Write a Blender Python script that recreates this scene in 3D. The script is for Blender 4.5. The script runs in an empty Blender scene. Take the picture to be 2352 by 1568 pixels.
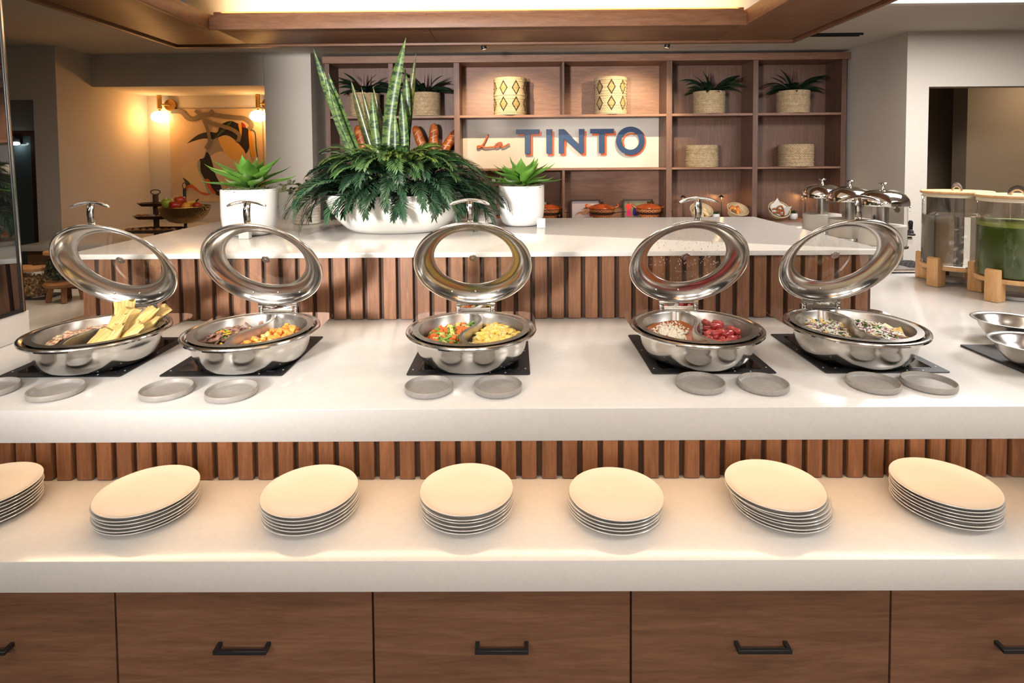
import bpy, bmesh, math, random
from mathutils import Vector, Matrix
random.seed(7)
R = math.radians
PI = math.pi
scene = bpy.context.scene
COL = scene.collection

# ------------------------------------------------------------------ camera
cam_data = bpy.data.cameras.new('camera')
cam_data.sensor_width = 36.0
cam_data.lens = 20.357
cam_data.shift_y = -0.15615
cam_data.clip_start = 0.02
cam = bpy.data.objects.new('camera', cam_data)
COL.objects.link(cam)
_pitch, _yaw, _roll = R(2.4), R(.38), R(.43)
_fw = Vector((-math.sin(_yaw)*math.cos(_pitch), math.cos(_yaw)*math.cos(_pitch), -math.sin(_pitch)))
_r0 = Vector((math.cos(_yaw), math.sin(_yaw), 0)); _u0 = _r0.cross(_fw)
_r = math.cos(_roll)*_r0 - math.sin(_roll)*_u0
_u = math.sin(_roll)*_r0 + math.cos(_roll)*_u0
_m = Matrix((( _r.x, _u.x, -_fw.x, 0), (_r.y, _u.y, -_fw.y, 0), (_r.z, _u.z, -_fw.z, 1.65), (0, 0, 0, 1)))
cam.matrix_world = _m
scene.camera = cam

# ------------------------------------------------------------------ world, exposure, large lights
world = bpy.data.worlds.new('world'); scene.world = world; world.use_nodes = True
world.node_tree.nodes['Background'].inputs['Color'].default_value = (1, .93, .86, 1)
world.node_tree.nodes['Background'].inputs['Strength'].default_value = 0.10
scene.view_settings.view_transform = 'Standard'
scene.view_settings.look = 'None'
scene.view_settings.gamma = 1
scene.view_settings.use_curve_mapping = False
scene.view_settings.exposure = 0.0
cy = scene.cycles
cy.max_bounces = 6; cy.diffuse_bounces = 2; cy.glossy_bounces = 3; cy.transmission_bounces = 5; cy.transparent_max_bounces = 10
cy.caustics_reflective = False; cy.caustics_refractive = False; cy.sample_clamp_indirect = 6
cy.use_adaptive_sampling = True; cy.adaptive_threshold = .08; cy.adaptive_min_samples = 20; cy.use_denoising = True

def light(name, kind, loc, power, color=(1, 1, 1), target=None, size=None, size_y=None, spot=None, blend=.5, radius=None):
    d = bpy.data.lights.new(name, kind); d.energy = power; d.color = color
    if kind == 'AREA':
        d.shape = 'RECTANGLE' if size_y else 'DISK'
        d.size = size
        if size_y: d.size_y = size_y
    if kind == 'SPOT':
        d.spot_size = R(spot); d.spot_blend = blend
    if radius is not None and kind in ('POINT', 'SPOT'): d.shadow_soft_size = radius
    o = bpy.data.objects.new(name, d); COL.objects.link(o); o.location = loc
    if target is not None:
        o.rotation_euler = (Vector(target) - Vector(loc)).to_track_quat('-Z', 'Y').to_euler()
    return o

# photographer's flash head, standing left of the camera
light('flash_light', 'SPOT', (-1.60, -1.0, 1.95), 1750, (1, .955, .92), (-.10, 5.7, 2.40), spot=56, blend=1.0, radius=.28)
# warm light strips lying in the ceiling cove, shining up
WARM = (1, .66, .30)
light('cove_strip_light', 'AREA', (-.26, 4.28, 2.745), 13, (1, .56, .18), (-.26, 4.50, 2.95), size=3.8, size_y=.05)
light('cove_strip_light', 'AREA', (-2.30, 1.4, 2.70), 120, WARM, (-2.30, 1.4, 3.2), size=.05, size_y=5.6)
light('cove_strip_light', 'AREA', (1.78, 1.4, 2.70), 120, WARM, (1.78, 1.4, 3.2), size=.05, size_y=5.6)
# unseen fill lights added over the guests' side, behind and above the camera
for _x, _y in ((-1.3, .3), (.9, .3), (-1.9, -2.4), (.1, -2.4), (1.9, -2.4)):
    light('panel_and_fill_light', 'AREA', (_x, _y, 2.83), 11 if _y > 0 else 94, (1, .965, .935), (_x, _y, 0), size=.9, size_y=.5)
for _x in (-1.2, .6):
    light('panel_and_fill_light', 'AREA', (_x, 2.75, 2.83), 14, (1, .86, .72), (_x, 2.75, 0), size=.9, size_y=.5)  # warm fill added above the island top, no fixture there
# ceiling light panel right of the wooden frame
light('panel_and_fill_light', 'AREA', (3.2, 3.5, 2.655), 82, (1, .97, .94), (3.2, 3.5, 0), size=1.3, size_y=.9)
light('panel_and_fill_light', 'AREA', (3.3, .9, 2.655), 70, (1, .97, .94), (3.3, .9, 0), size=1.3, size_y=.9)  # unseen twin panel, added to brighten the right end of the counter
# warm strip under the front edge of the serving counter
light('counter_strip_light', 'AREA', (-.05, 1.90, .850), 8.2, (1, .68, .40), (-.05, 1.88, 0), size=3.6, size_y=.02)
# unseen downlight added to brighten the jars and a lamp in the right hand corridor
light('jar_fill_light', 'AREA', (-2.95, 2.3, 2.66), 11, (1, .74, .46), (-2.95, 2.3, 0), size=.14)
light('corridor_light', 'AREA', (5.4, 5.55, 2.60), 12, (1, .80, .58), (5.4, 5.55, 0), size=.2)

# ------------------------------------------------------------------ helpers
def S(r, g, b):
    f = lambda c: (c/255/12.92) if c/255 <= .04045 else ((c/255+.055)/1.055)**2.4
    return (f(r), f(g), f(b))

class MB:
    def __init__(s): s.v = []; s.f = []
    def add(s, v, f):
        n = len(s.v); s.v += [tuple(p) for p in v]; s.f += [tuple(i+n for i in q) for q in f]; return s
    def box(s, x0, x1, y0, y1, z0, z1):
        return s.add([(x0,y0,z0),(x1,y0,z0),(x1,y1,z0),(x0,y1,z0),(x0,y0,z1),(x1,y0,z1),(x1,y1,z1),(x0,y1,z1)],
              [(0,3,2,1),(4,5,6,7),(0,1,5,4),(1,2,6,5),(2,3,7,6),(3,0,4,7)])
    def prism(s, poly, a, b, fn=None):
        n = len(poly); fn = fn or (lambda x, y, z: (x, y, z))
        v = [fn(x, y, a) for x, y in poly] + [fn(x, y, b) for x, y in poly]
        f = [tuple(range(n-1, -1, -1)), tuple(range(n, 2*n))] + [(i, (i+1) % n, n+(i+1) % n, n+i) for i in range(n)]
        return s.add(v, f)
    def lathe(s, prof, n=32, c=(0,0,0), sx=1, sy=1, fn=None):
        v = []; f = []; rows = []
        for r, z in prof:
            if r < 1e-6:
                rows.append([len(v)]); v.append((c[0], c[1], c[2]+z))
            else:
                rows.append(list(range(len(v), len(v)+n)))
                for i in range(n):
                    a = 2*PI*i/n; v.append((c[0]+r*sx*math.cos(a), c[1]+r*sy*math.sin(a), c[2]+z))
        for A, B in zip(rows, rows[1:]):
            for i in range(n):
                j = (i+1) % n
                if len(A) == 1 and len(B) == 1: continue
                if len(A) == 1: f.append((A[0], B[i], B[j]))
                elif len(B) == 1: f.append((A[i], A[j], B[0]))
                else: f.append((A[i], A[j], B[j], B[i]))
        if fn: v = [fn(*p) for p in v]
        return s.add(v, f)
    def tube(s, pts, r, n=8, closed=False, flat=1.0):
        P = [Vector(p) for p in pts]; m = len(P); rs = r if isinstance(r, (list, tuple)) else [r]*m
        v = []; f = []
        t0 = (P[1]-P[0]).normalized()
        up = Vector((0,0,1)) if abs(t0.z) < .9 else Vector((0,1,0))
        a = t0.cross(up).normalized()
        for i, p in enumerate(P):
            if closed: t = (P[(i+1) % m]-P[i-1]).normalized()
            else: t = (P[min(i+1, m-1)]-P[max(i-1, 0)]).normalized()
            a = (a - t*a.dot(t)); a.normalize(); b = t.cross(a)
            for k in range(n):
                q = 2*PI*k/n; v.append(p + (a*math.cos(q) + b*math.sin(q)*flat)*rs[i])
        for i in range(m if closed else m-1):
            j = (i+1) % m
            for k in range(n): f.append((i*n+k, i*n+(k+1) % n, j*n+(k+1) % n, j*n+k))
        if not closed: f += [tuple(range(n-1, -1, -1)), tuple(range((m-1)*n, m*n))]
        return s.add(v, f)
    def ell(s, c, r, nu=16, nv=10, fn=None):
        prof = [(math.sin(PI*i/nv), -math.cos(PI*i/nv)) for i in range(nv+1)]
        prof[0] = (0, -1); prof[-1] = (0, 1)
        return s.lathe([(a, b) for a, b in prof], nu, fn=lambda x, y, z: ((fn(x, y, z) if fn else (c[0]+x*r[0], c[1]+y*r[1], c[2]+z*r[2]))))
    def mesh(s, name, mat, smooth=None, bevel=0, seg=2):
        me = bpy.data.meshes.new(name); me.from_pydata(s.v, [], s.f)
        bm = bmesh.new(); bm.from_mesh(me)
        bmesh.ops.recalc_face_normals(bm, faces=bm.faces)
        if bevel:
            ed = [e for e in bm.edges if len(e.link_faces) == 2 and e.calc_face_angle(0) > R(30)]
            bmesh.ops.bevel(bm, geom=ed, offset=bevel, segments=seg, profile=.5, affect='EDGES', clamp_overlap=True)
        bm.to_mesh(me); bm.free()
        if mat: me.materials.append(mat)
        if smooth is None and bevel: smooth = 40
        if smooth:
            me.polygons.foreach_set('use_smooth', [True]*len(me.polygons))
            me.set_sharp_from_angle(angle=R(smooth))
        me.update()
        return me
    def build(s, name, mat, parent=None, smooth=None, bevel=0, loc=None, rot=None, seg=2):
        return put(name, s.mesh(name, mat, smooth, bevel, seg), parent, loc, rot)

def put(name, me, parent=None, loc=None, rot=None, scale=None):
    o = bpy.data.objects.new(name, me); COL.objects.link(o)
    if parent is not None: o.parent = parent
    if loc is not None: o.location = loc
    if rot is not None: o.rotation_euler = rot
    if scale is not None: o.scale = scale if isinstance(scale, (tuple, list)) else (scale,)*3
    return o
def tag(o, label, cat, group=None, kind=None):
    o['label'] = label; o['category'] = cat
    if group: o['group'] = group
    if kind: o['kind'] = kind
    return o
def thing(name, label, cat, loc=(0,0,0), rz=0, group=None):
    o = bpy.data.objects.new(name, None); COL.objects.link(o); o.empty_display_size = .05
    o.location = loc; o.rotation_euler = (0, 0, rz)
    return tag(o, label, cat, group)
def struct(o, label, cat):
    o['kind'] = 'structure'; o['label'] = label; o['category'] = cat; return o
def copytree(o, parent=None, **kw):
    c = o.copy(); COL.objects.link(c); c.parent = parent
    for ch in list(o.children): copytree(ch, c)
    for k, v in kw.items(): setattr(c, k, v)
    return c
def relabel(o, label, group=None):
    o['label'] = label
    if group: o['group'] = group
    return o
def smoothpoly(pts, n=6):
    out = []; m = len(pts)
    for i in range(m):
        p0, p1, p2, p3 = [Vector(pts[(i+k-1) % m]) for k in range(4)]
        for j in range(n):
            t = j/n
            out.append(tuple(.5*((2*p1)+(p2-p0)*t+(2*p0-5*p1+4*p2-p3)*t*t+(3*p1-p0-3*p2+p3)*t**3)))
    return out
def spline(pts, n=6):
    out = []; m = len(pts)
    for i in range(m-1):
        p0, p1, p2, p3 = [Vector(pts[min(max(i+k-1, 0), m-1)]) for k in range(4)]
        for j in range(n):
            t = j/n
            out.append(.5*((2*p1)+(p2-p0)*t+(2*p0-5*p1+4*p2-p3)*t*t+(3*p1-p0-3*p2+p3)*t**3))
    out.append(Vector(pts[-1])); return out
def rrect(x0, x1, y0, y1, r, n=4):
    out = []
    for cx, cy, a in ((x1-r, y1-r, 0), (x0+r, y1-r, 90), (x0+r, y0+r, 180), (x1-r, y0+r, 270)):
        for k in range(n+1):
            q = R(a+90*k/n); out.append((cx+r*math.cos(q), cy+r*math.sin(q)))
    return out

# ------------------------------------------------------------------ materials
class NT:
    def __init__(s, name):
        s.m = bpy.data.materials.new(name); s.m.use_nodes = True
        s.t = s.m.node_tree; s.b = s.t.nodes['Principled BSDF']; s.out = s.t.nodes['Material Output']
    def n(s, kind, **kw):
        x = s.t.nodes.new(kind)
        for k, v in kw.items(): setattr(x, k, v)
        return x
    def l(s, a, b): s.t.links.new(a, b)
    def coords(s, scale=(1,1,1), rnd=True, kind='Object'):
        tc = s.n('ShaderNodeTexCoord'); mp = s.n('ShaderNodeMapping')
        mp.inputs['Scale'].default_value = scale
        s.l(tc.outputs[kind], mp.inputs['Vector'])
        if rnd:
            oi = s.n('ShaderNodeObjectInfo'); mu = s.n('ShaderNodeMath', operation='MULTIPLY'); mu.inputs[1].default_value = 37.0
            s.l(oi.outputs['Random'], mu.inputs[0])
            cb = s.n('ShaderNodeCombineXYZ')
            for i in range(3): s.l(mu.outputs[0], cb.inputs[i])
            s.l(cb.outputs[0], mp.inputs['Location'])
        return mp.outputs[0]
    def ramp(s, fac, stops):
        r = s.n('ShaderNodeValToRGB'); e = r.color_ramp.elements
        while len(e) < len(stops): e.new(.5)
        for i, (p, c) in enumerate(stops): e[i].position = p; e[i].color = (*c, 1)
        s.l(fac, r.inputs[0]); return r.outputs[0]
    def noise(s, vec, scale, detail=4, rough=.55, dist=0):
        x = s.n('ShaderNodeTexNoise'); x.inputs['Scale'].default_value = scale; x.inputs['Detail'].default_value = detail
        x.inputs['Roughness'].default_value = rough; x.inputs['Distortion'].default_value = dist
        if vec is not None: s.l(vec, x.inputs['Vector'])
        return x.outputs['Fac']
    def bump(s, h, strength=.2, dist=.01):
        b = s.n('ShaderNodeBump'); b.inputs['Strength'].default_value = strength; b.inputs['Distance'].default_value = dist
        s.l(h, b.inputs['Height']); s.l(b.outputs[0], s.b.inputs['Normal'])
    def set(s, **kw):
        for k, v in kw.items():
            k = k.replace('_', ' ')
            i = s.b.inputs[k]; i.default_value = (*v, 1) if isinstance(v, tuple) and len(v) == 3 and i.type == 'RGBA' else v
        return s

def plain(name, col, rough=.5, metal=0, **kw):
    t = NT(name).set(Base_Color=col, Roughness=rough, Metallic=metal, **kw); return t.m
def vary(name, c1, c2, rough=.5, scale=20, bump=0, metal=0, stretch=(1,1,1), detail=4, lo=.35, hi=.65, bdist=.004, **kw):
    t = NT(name).set(Roughness=rough, Metallic=metal, **kw)
    f = t.noise(t.coords(stretch), scale, detail)
    t.l(t.ramp(f, [(lo, c1), (hi, c2)]), t.b.inputs['Base Color'])
    if bump: t.bump(f, bump, bdist)
    return t.m
def wood(name, c1, c2, c3, stretch, rough=.5, scale=6.0, tone=.25):
    t = NT(name).set(Roughness=rough)
    v = t.coords(stretch)
    f = t.noise(v, scale, 6, .6, .6); g = t.noise(v, scale*5, 3, .5, 0)
    mx = t.n('ShaderNodeMix', data_type='FLOAT'); mx.inputs[0].default_value = .3
    t.l(f, mx.inputs[2]); t.l(g, mx.inputs[3])
    col = t.ramp(mx.outputs[0], [(.30, c1), (.5, c2), (.68, c3)])
    oi = t.n('ShaderNodeObjectInfo'); mr = t.n('ShaderNodeMapRange')
    mr.inputs['To Min'].default_value = 1-tone; mr.inputs['To Max'].default_value = 1+tone*.6
    t.l(oi.outputs['Random'], mr.inputs['Value'])
    hs = t.n('ShaderNodeHueSaturation'); t.l(mr.outputs[0], hs.inputs['Value']); t.l(col, hs.inputs['Color'])
    t.l(hs.outputs[0], t.b.inputs['Base Color']); t.bump(g, .06, .002)
    return t.m
def thin_glass(name, tint=(1,1,1), refl=.10, rough=.02):
    t = NT(name); tr = t.n('ShaderNodeBsdfTransparent'); tr.inputs['Color'].default_value = (*tint, 1)
    gl = t.n('ShaderNodeBsdfGlossy'); gl.inputs['Roughness'].default_value = rough
    lw = t.n('ShaderNodeLayerWeight'); lw.inputs['Blend'].default_value = .5
    pw = t.n('ShaderNodeMath', operation='POWER'); pw.inputs[1].default_value = 4; t.l(lw.outputs['Facing'], pw.inputs[0])
    ad = t.n('ShaderNodeMath', operation='MULTIPLY_ADD', use_clamp=True); ad.inputs[1].default_value = .6; ad.inputs[2].default_value = refl*.5
    t.l(pw.outputs[0], ad.inputs[0])
    mx = t.n('ShaderNodeMixShader'); t.l(ad.outputs[0], mx.inputs[0]); t.l(tr.outputs[0], mx.inputs[1]); t.l(gl.outputs[0], mx.inputs[2])
    t.l(mx.outputs[0], t.out.inputs['Surface']); return t.m
def emit(name, col, strength):
    return NT(name).set(Base_Color=col, Emission_Color=col, Emission_Strength=strength).m

W1, W2, W3 = (.098,.042,.020), (.165,.074,.036), (.235,.112,.058)
M = {}
M['walnut_v'] = wood('walnut_vertical_grain', W1, W2, W3, (9, 9, .8))
M['walnut_slat'] = wood('walnut_slat_grain', (.135,.055,.024), (.215,.092,.042), (.29,.135,.065), (9, 9, .8), tone=.13)
M['walnut_h'] = wood('walnut_horizontal_grain', (.125,.058,.029), (.19,.090,.047), (.255,.125,.067), (.7, 6, 8), tone=.12, scale=4.5)
M['walnut_shelf'] = wood('walnut_shelf_grain', (.165,.080,.050), (.235,.118,.073), (.30,.155,.098), (.8, 6, 8), tone=.06)
M['walnut_shelf_v'] = wood('walnut_shelf_panel_grain', (.105,.053,.036), (.15,.078,.053), (.19,.102,.071), (8, 6, .7), tone=.08)
M['walnut_back'] = plain('walnut_backing', (.060,.026,.013), .6)
M['walnut_ceiling'] = wood('walnut_ceiling_trim_grain', (.15,.065,.032), (.22,.10,.05), (.28,.135,.07), (.7, 3, 6), tone=.08)
M['quartz'] = vary('white_quartz', (.76,.725,.685), (.80,.765,.725), .16, 60, lo=.3, hi=.7)
M['quartz_edge'] = M['quartz']
def wallpaper(name, c1, c2):
    t = NT(name).set(Roughness=.85)
    f = t.noise(t.coords((14, 14, 130), rnd=False), 3, 4, .6)
    t.l(t.ramp(f, [(.3, c1), (.7, c2)]), t.b.inputs['Base Color']); t.bump(f, .12, .002); return t.m
M['wall'] = wallpaper('linen_wallpaper', (.58,.53,.47), (.64,.585,.52))
M['ceiling'] = plain('ceiling_plaster', (.70,.66,.60), .9)
M['corridor_dim'] = wallpaper('dimmed_corridor_wallpaper', (.26,.195,.13), (.30,.225,.15))  # corridor's dim warm light painted in as a darker, browner wall colour
M['floor'] = vary('brown_floor', (.12,.09,.065), (.17,.13,.095), .6, 30)
M['steel'] = plain('polished_steel', (.60,.575,.54), .17, 1)
M['brushed'] = vary('brushed_steel', (.47,.44,.405), (.54,.51,.47), .30, 40, metal=1)
M['chrome'] = plain('chrome', (.86,.85,.83), .05, 1)
M['black_glass'] = plain('black_ceramic_glass', (.006,.006,.006), .07)
M['black'] = plain('black_metal', (.012,.012,.013), .45)
M['glass'] = thin_glass('lid_glass', (.97,.965,.95), .07)
M['clear'] = thin_glass('clear_glass', (.97,.965,.955), .08)
M['white_gloss'] = plain('white_glazed_ceramic', (.66,.645,.62), .12)
M['cream_gloss'] = plain('cream_glazed_ceramic', (.64,.62,.565), .14)
M['plate'] = plain('cream_plate_glaze', (.80,.755,.695), .12)
M['grey_plate'] = vary('speckled_grey_stoneware', (.35,.325,.30), (.40,.37,.34), .42, 60)
M['tan_rim'] = plain('unglazed_tan_rim', (.36,.27,.17), .6)
M['bamboo'] = wood('bamboo', (.52,.27,.10), (.62,.35,.15), (.70,.43,.21), (6, 6, .8), tone=.08)
M['gold'] = plain('brushed_brass', (.55,.33,.10), .28, 1)
M['slate'] = vary('black_slate', (.022,.020,.020), (.040,.036,.035), .7, 60, .3)
M['marks'] = plain('white_print', (.8,.8,.8), .5)
# ------------------------------------------------------------------ the room
CZ = 2.68
struct(MB().box(-7, 8, -4.5, 9, -.1, 0).build('floor', M['floor']), 'brown floor around the buffet', 'floor')
def ceil(name, *b):
    struct(MB().box(*b).build(name, M['ceiling']), 'cream plaster ceiling', 'ceiling')
ceil('ceiling', -7, -2.5, -4.5, 9, CZ, CZ+.1)
ceil('ceiling', 2.0, 8, -4.5, 9, CZ, CZ+.1)
ceil('ceiling', -2.5, 2.0, 4.5, 9, CZ, CZ+.1)
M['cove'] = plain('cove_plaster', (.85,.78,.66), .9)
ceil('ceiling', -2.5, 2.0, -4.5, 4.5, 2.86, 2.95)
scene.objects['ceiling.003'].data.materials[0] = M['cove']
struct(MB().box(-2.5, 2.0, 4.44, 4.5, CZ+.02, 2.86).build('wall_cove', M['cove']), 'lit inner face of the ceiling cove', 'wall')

# wooden frame of the ceiling cove: far, left and right boards with inner lip and outer moulding
def trimthing(name, label, boxes):
    t = bpy.data.objects.new(name, None); COL.objects.link(t); struct(t, label, 'ceiling trim')
    for pn, b in boxes: MB().box(*b).build(pn, M['walnut_ceiling'], t, bevel=.003)
trimthing('trim_1', 'far board of the wooden ceiling frame', [
    ('board', (-2.20, -.64, 4.24, 4.84, 2.603, 2.70)), ('board', (-.637, 1.66, 4.24, 4.84, 2.603, 2.70)),
    ('inner_lip', (-2.22, 1.68, 4.20, 4.238, 2.585, 2.677)), ('inner_ledge', (-2.22, 1.68, 4.30, 4.36, 2.70, 2.735)),
    ('moulding', (-2.86, 2.34, 4.865, 4.92, 2.588, 2.678)), ('groove', (-2.80, 2.28, 4.84, 4.865, 2.625, 2.678))])
trimthing('trim_2', 'left board of the wooden ceiling frame', [
    ('board', (-2.80, -2.202, -2, 4.84, 2.604, 2.70)), ('inner_lip', (-2.24, -2.20, -2, 4.20, 2.586, 2.677)),
    ('moulding', (-2.862, -2.825, -2, 4.865, 2.588, 2.678)), ('groove', (-2.825, -2.80, -2, 4.84, 2.625, 2.678))])
trimthing('trim_3', 'right board of the wooden ceiling frame', [
    ('board', (1.662, 2.28, -2, 4.84, 2.604, 2.70)), ('inner_lip', (1.66, 1.70, -2, 4.20, 2.586, 2.677)),
    ('moulding', (2.305, 2.342, -2, 4.865, 2.588, 2.678)), ('groove', (2.28, 2.305, -2, 4.84, 2.625, 2.678))])

def wallbox(name, label, *b, mat='wall'):
    return struct(MB().box(*b).build(name, M[mat]), label, 'wall')
wallbox('wall_right', 'linen papered wall right of the shelving', 3.30, 3.487, 4.93, 6.2, 0, CZ)
wallbox('wall_right', 'linen papered wall over the opening at the right', 3.487, 8, 4.93, 5.06, 2.217, CZ)
wallbox('wall_shelving', 'wall behind the shelving unit', -2.0, 3.30, 6.12, 6.25, 0, CZ)
wallbox('wall_column', 'pale papered column left of the shelving', -2.447, -1.99, 5.67, 6.5, 0, CZ)
wallbox('wall_niche', 'back wall of the niche with the painting', -4.25, -2.40, 6.50, 6.62, 0, CZ)
wallbox('wall_niche', 'side wall of the niche', -4.33, -4.13, 5.215, 6.60, 0, CZ)
wallbox('wall_soffit', 'dropped soffit over the painting niche', -4.13, -2.447, 5.66, 6.499, 2.365, CZ-.001)
wallbox('wall_left', 'grey wall over the corridor opening at the left', -7, -4.33, 5.215, 5.33, 2.20, CZ)
wallbox('wall_left', 'grey wall pier beside the corridor opening', -4.345, -4.33, 5.216, 5.36, 0, 2.2)
wallbox('wall_back', 'wall behind the guests', -7, 8, -4.6, -4.5, 0, CZ)
wallbox('wall_far_left', 'far left wall of the room', -7.1, -7, -4.5, 9, 0, CZ)
wallbox('wall_far_right', 'far right wall of the room', 8, 8.1, -4.5, 9, 0, CZ)
wallbox('wall_corridor', 'wall inside the right hand opening', 3.3, 8, 6.9, 7.0, 0, CZ, mat='corridor_dim')
wallbox('wall_corridor', 'pier inside the right hand opening', 4.72, 6.5, 6.1, 6.3, 0, 2.55, mat='corridor_dim')
M['corr_dark'] = plain('dark_corridor_wood', (.045,.020,.010), .5)
wallbox('wall_hallway', 'far wall of the dim hallway at the left', -7, -4.2, 8.2, 8.3, 0, CZ, mat='corr_dark')
wallbox('wall_hallway', 'plaster band over the hallway doors', -7, -4.25, 7.0, 7.1, 2.02, CZ)
# hallway door with a glazed leaf and a lamp
d1 = bpy.data.objects.new('door_1', None); COL.objects.link(d1); struct(d1, 'brown hallway door with a tall glass pane', 'door')
M['door_wood'] = plain('reddish_door_wood', (.11,.045,.018), .5)
M['pane_blue'] = plain('bluish_hallway_glass', (.16,.22,.24), .2)
for b in ((-6.6, -6.18, 7.02, 7.08, 0, 2.02), (-5.90, -5.72, 7.02, 7.08, 0, 2.02), (-6.18, -5.90, 7.02, 7.08, 1.95, 2.02)):
    MB().box(*b).build('door_frame', M['door_wood'], d1)
MB().box(-6.18, -5.90, 7.04, 7.06, 0, 1.95).build('pane', M['pane_blue'], d1)
MB().box(-5.72, -5.0, 7.03, 7.09, 0, 2.02).build('leaf', M['corr_dark'], d1)
lampt = thing('hallway_lamp', 'small bright oblong lamp in the dim hallway', 'lamp', (-6.05, 6.98, 1.86))
MB().ell((0, 0, 0), (.055, .02, .02)).build('diffuser', emit('hall_lamp_glow', (.9,1,1), 14), lampt, 60)
MB().box(-.045, .045, .01, .03, -.008, .06).build('bracket', M['black'], lampt)

# ceiling fixtures
t = thing('ceiling_light', 'flat white light panel in the ceiling at the right', 'ceiling light', (3.2, 3.5, CZ))
MB().box(-.74, .74, .46, .52, -.016, .02).build('frame', M['marks'], t); MB().box(-.74, .74, -.52, -.46, -.016, .02).build('frame', M['marks'], t)
MB().box(-.74, -.68, -.46, .46, -.016, .02).build('frame', M['marks'], t); MB().box(.68, .74, -.46, .46, -.016, .02).build('frame', M['marks'], t)
MB().box(-.68, .68, -.46, .46, -.008, .02).build('diffuser', emit('panel_glow', (1,.97,.94), 2.5), t)
t = thing('downlight', 'small unseen downlight added in the left ceiling to brighten the jars', 'downlight', (-2.95, 2.3, CZ))  # made-up fixture for the fill light above the jars
MB().lathe([(.075,-.006),(.095,-.006),(.098,0),(.075,.0)], 28).build('ring', M['marks'], t, 40)
MB().lathe([(0,-.001),(.075,-.001)], 28).build('lens', emit('fill_downlight_glow', (1,.85,.65), 3), t)
t = thing('downlight', 'recessed downlight in the right hand corridor', 'downlight', (5.4, 5.55, CZ))
MB().lathe([(.075,-.006),(.095,-.006),(.098,0),(.075,.0)], 28).build('ring', M['marks'], t, 40)
t = thing('air_diffuser', 'black linear air slot in the ceiling', 'vent', (2.70, 5.00, CZ), R(0))
MB().box(-.30, .25, -.035, -.022, -.018, 0).build('blade', M['black'], t)
MB().box(-.30, .25, .022, .035, -.018, 0).build('blade', M['black'], t)
MB().box(-.30, .25, -.022, .022, -.008, 0).build('slot', M['black'], t)
t = thing('ceiling_hatch', 'shallow plaster hatch panel in the ceiling above the sign', 'hatch', (.6, 5.42, CZ))
MB().box(-1.37, 1.37, -.10, .10, -.010, 0).build('panel', M['ceiling'], t, bevel=.003)
MB().box(-1.40, 1.40, -.125, -.105, -.014, 0).build('frame', M['ceiling'], t)
for x, tx, lab in ((-.284, .02, 'black tube spotlight on the ceiling nearer the snake plant'), (1.318, 1.0, 'black tube spotlight on the ceiling at the right of the sign')):
    t = thing('spotlight', lab, 'spotlight', (x, 4.98, CZ), group='black tube spotlights')
    sgn = 1 if tx > x else -1
    MB().lathe([(0,0),(.03,0),(.03,-.012),(0,-.012)], 20).build('mount', M['black'], t, 40)
    MB().tube([(0, .0, -.012), (sgn*.022, .016, -.105)], .023, 20).build('tube', M['black'], t, 40)
    MB().tube([(sgn*.0221, .0161, -.1053), (sgn*.0225, .0165, -.107)], .016, 16).build('lens', emit('spot_lens', (1,.8,.5), 2), t)
    light('spotlight_beam', 'SPOT', (x+sgn*.026, 5.00, CZ-.125), 115, (1, .76, .46), (x+sgn*.22, 6.05, 1.78), spot=76, blend=.7, radius=.012)

# ------------------------------------------------------------------ dark glass cabinet at the left edge
M['dark_mirror'] = plain('dark_reflective_glass', (.010,.009,.009), .02, 0, Specular_IOR_Level=1.0, IOR=1.9)
t = thing('glass_cabinet', 'tall dark reflective glass panel with a steel edge at the left', 'glass panel', (-1.935, 0, 0)); t.rotation_euler = (0, R(-1.9), 0); t.location.x = -1.935+1.06*math.tan(R(1.9))
MB().box(-.05, 0, -2.2, 2.225, 1.075, 2.66).build('glass', M['dark_mirror'], t)
MB().box(-.052, .003, 2.225, 2.246, 1.06, 2.66).build('edge_profile', M['black'], t, bevel=.002)
MB().box(.0031, .0055, 2.231, 2.238, 1.06, 2.66).build('edge_strip', M['steel'], t)
MB().box(-.052, .003, -2.2, 2.24, 1.060, 1.075).build('bottom_profile', M['black'], t)
t = tag(MB().box(-2.05, -1.935, 1.60, 2.262, .951, 1.0595).build('counter_upstand', M['quartz'], bevel=.003), 'low white upstand under the dark glass panel', 'upstand')
MB().box(-.12, -.02, -2.2, 1.575, .01, 1.055).build('base', M['black'], scene.objects['glass_cabinet'])
t = tag(MB().box(-2.75, -2.56, 3.02, 3.10, .951, 1.06).build('counter_upstand', M['quartz'], bevel=.003), 'white upstand behind the wood-lidded jars', 'upstand')

# ------------------------------------------------------------------ counters
top = MB().prism([(-2.70,1.587),(2.485,1.587),(2.485,4.4),(1.50,4.4),(1.50,2.56),(-1.84,2.56),(-1.84,3.12),(-2.70,3.12)], .857, .95)
tag(top.build('buffet_worktop', M['quartz'], bevel=.0025), 'long white quartz worktop carrying the chafing dishes', 'worktop')
tag(MB().box(-2.66, 2.44, 1.606, 2.055, .408, .50).build('plate_shelf', M['quartz'], bevel=.0025), 'lower white quartz shelf carrying the dinner plate stacks', 'shelf')
PITCH, SW = .0726, .0535
slat_lo = MB().box(-SW/2, SW/2, -.022, 0, 0, .352).mesh('slat', M['walnut_slat'], bevel=.0018, seg=1)
slat_hi = MB().box(-SW/2, SW/2, -.022, 0, 0, .270).mesh('slat', M['walnut_slat'], bevel=.0018, seg=1)
t = thing('slatted_panel', 'low panel of upright walnut slats behind the dinner plates', 'panel', (0, 2.045, .502))
MB().box(-2.62, 2.40, 0, .02, 0, .354).build('backing', M['walnut_back'], t)
x = -1.92-9*PITCH
while x < 2.36: put('slat', slat_lo, t, (x, 0, 0)); x += PITCH
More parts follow.
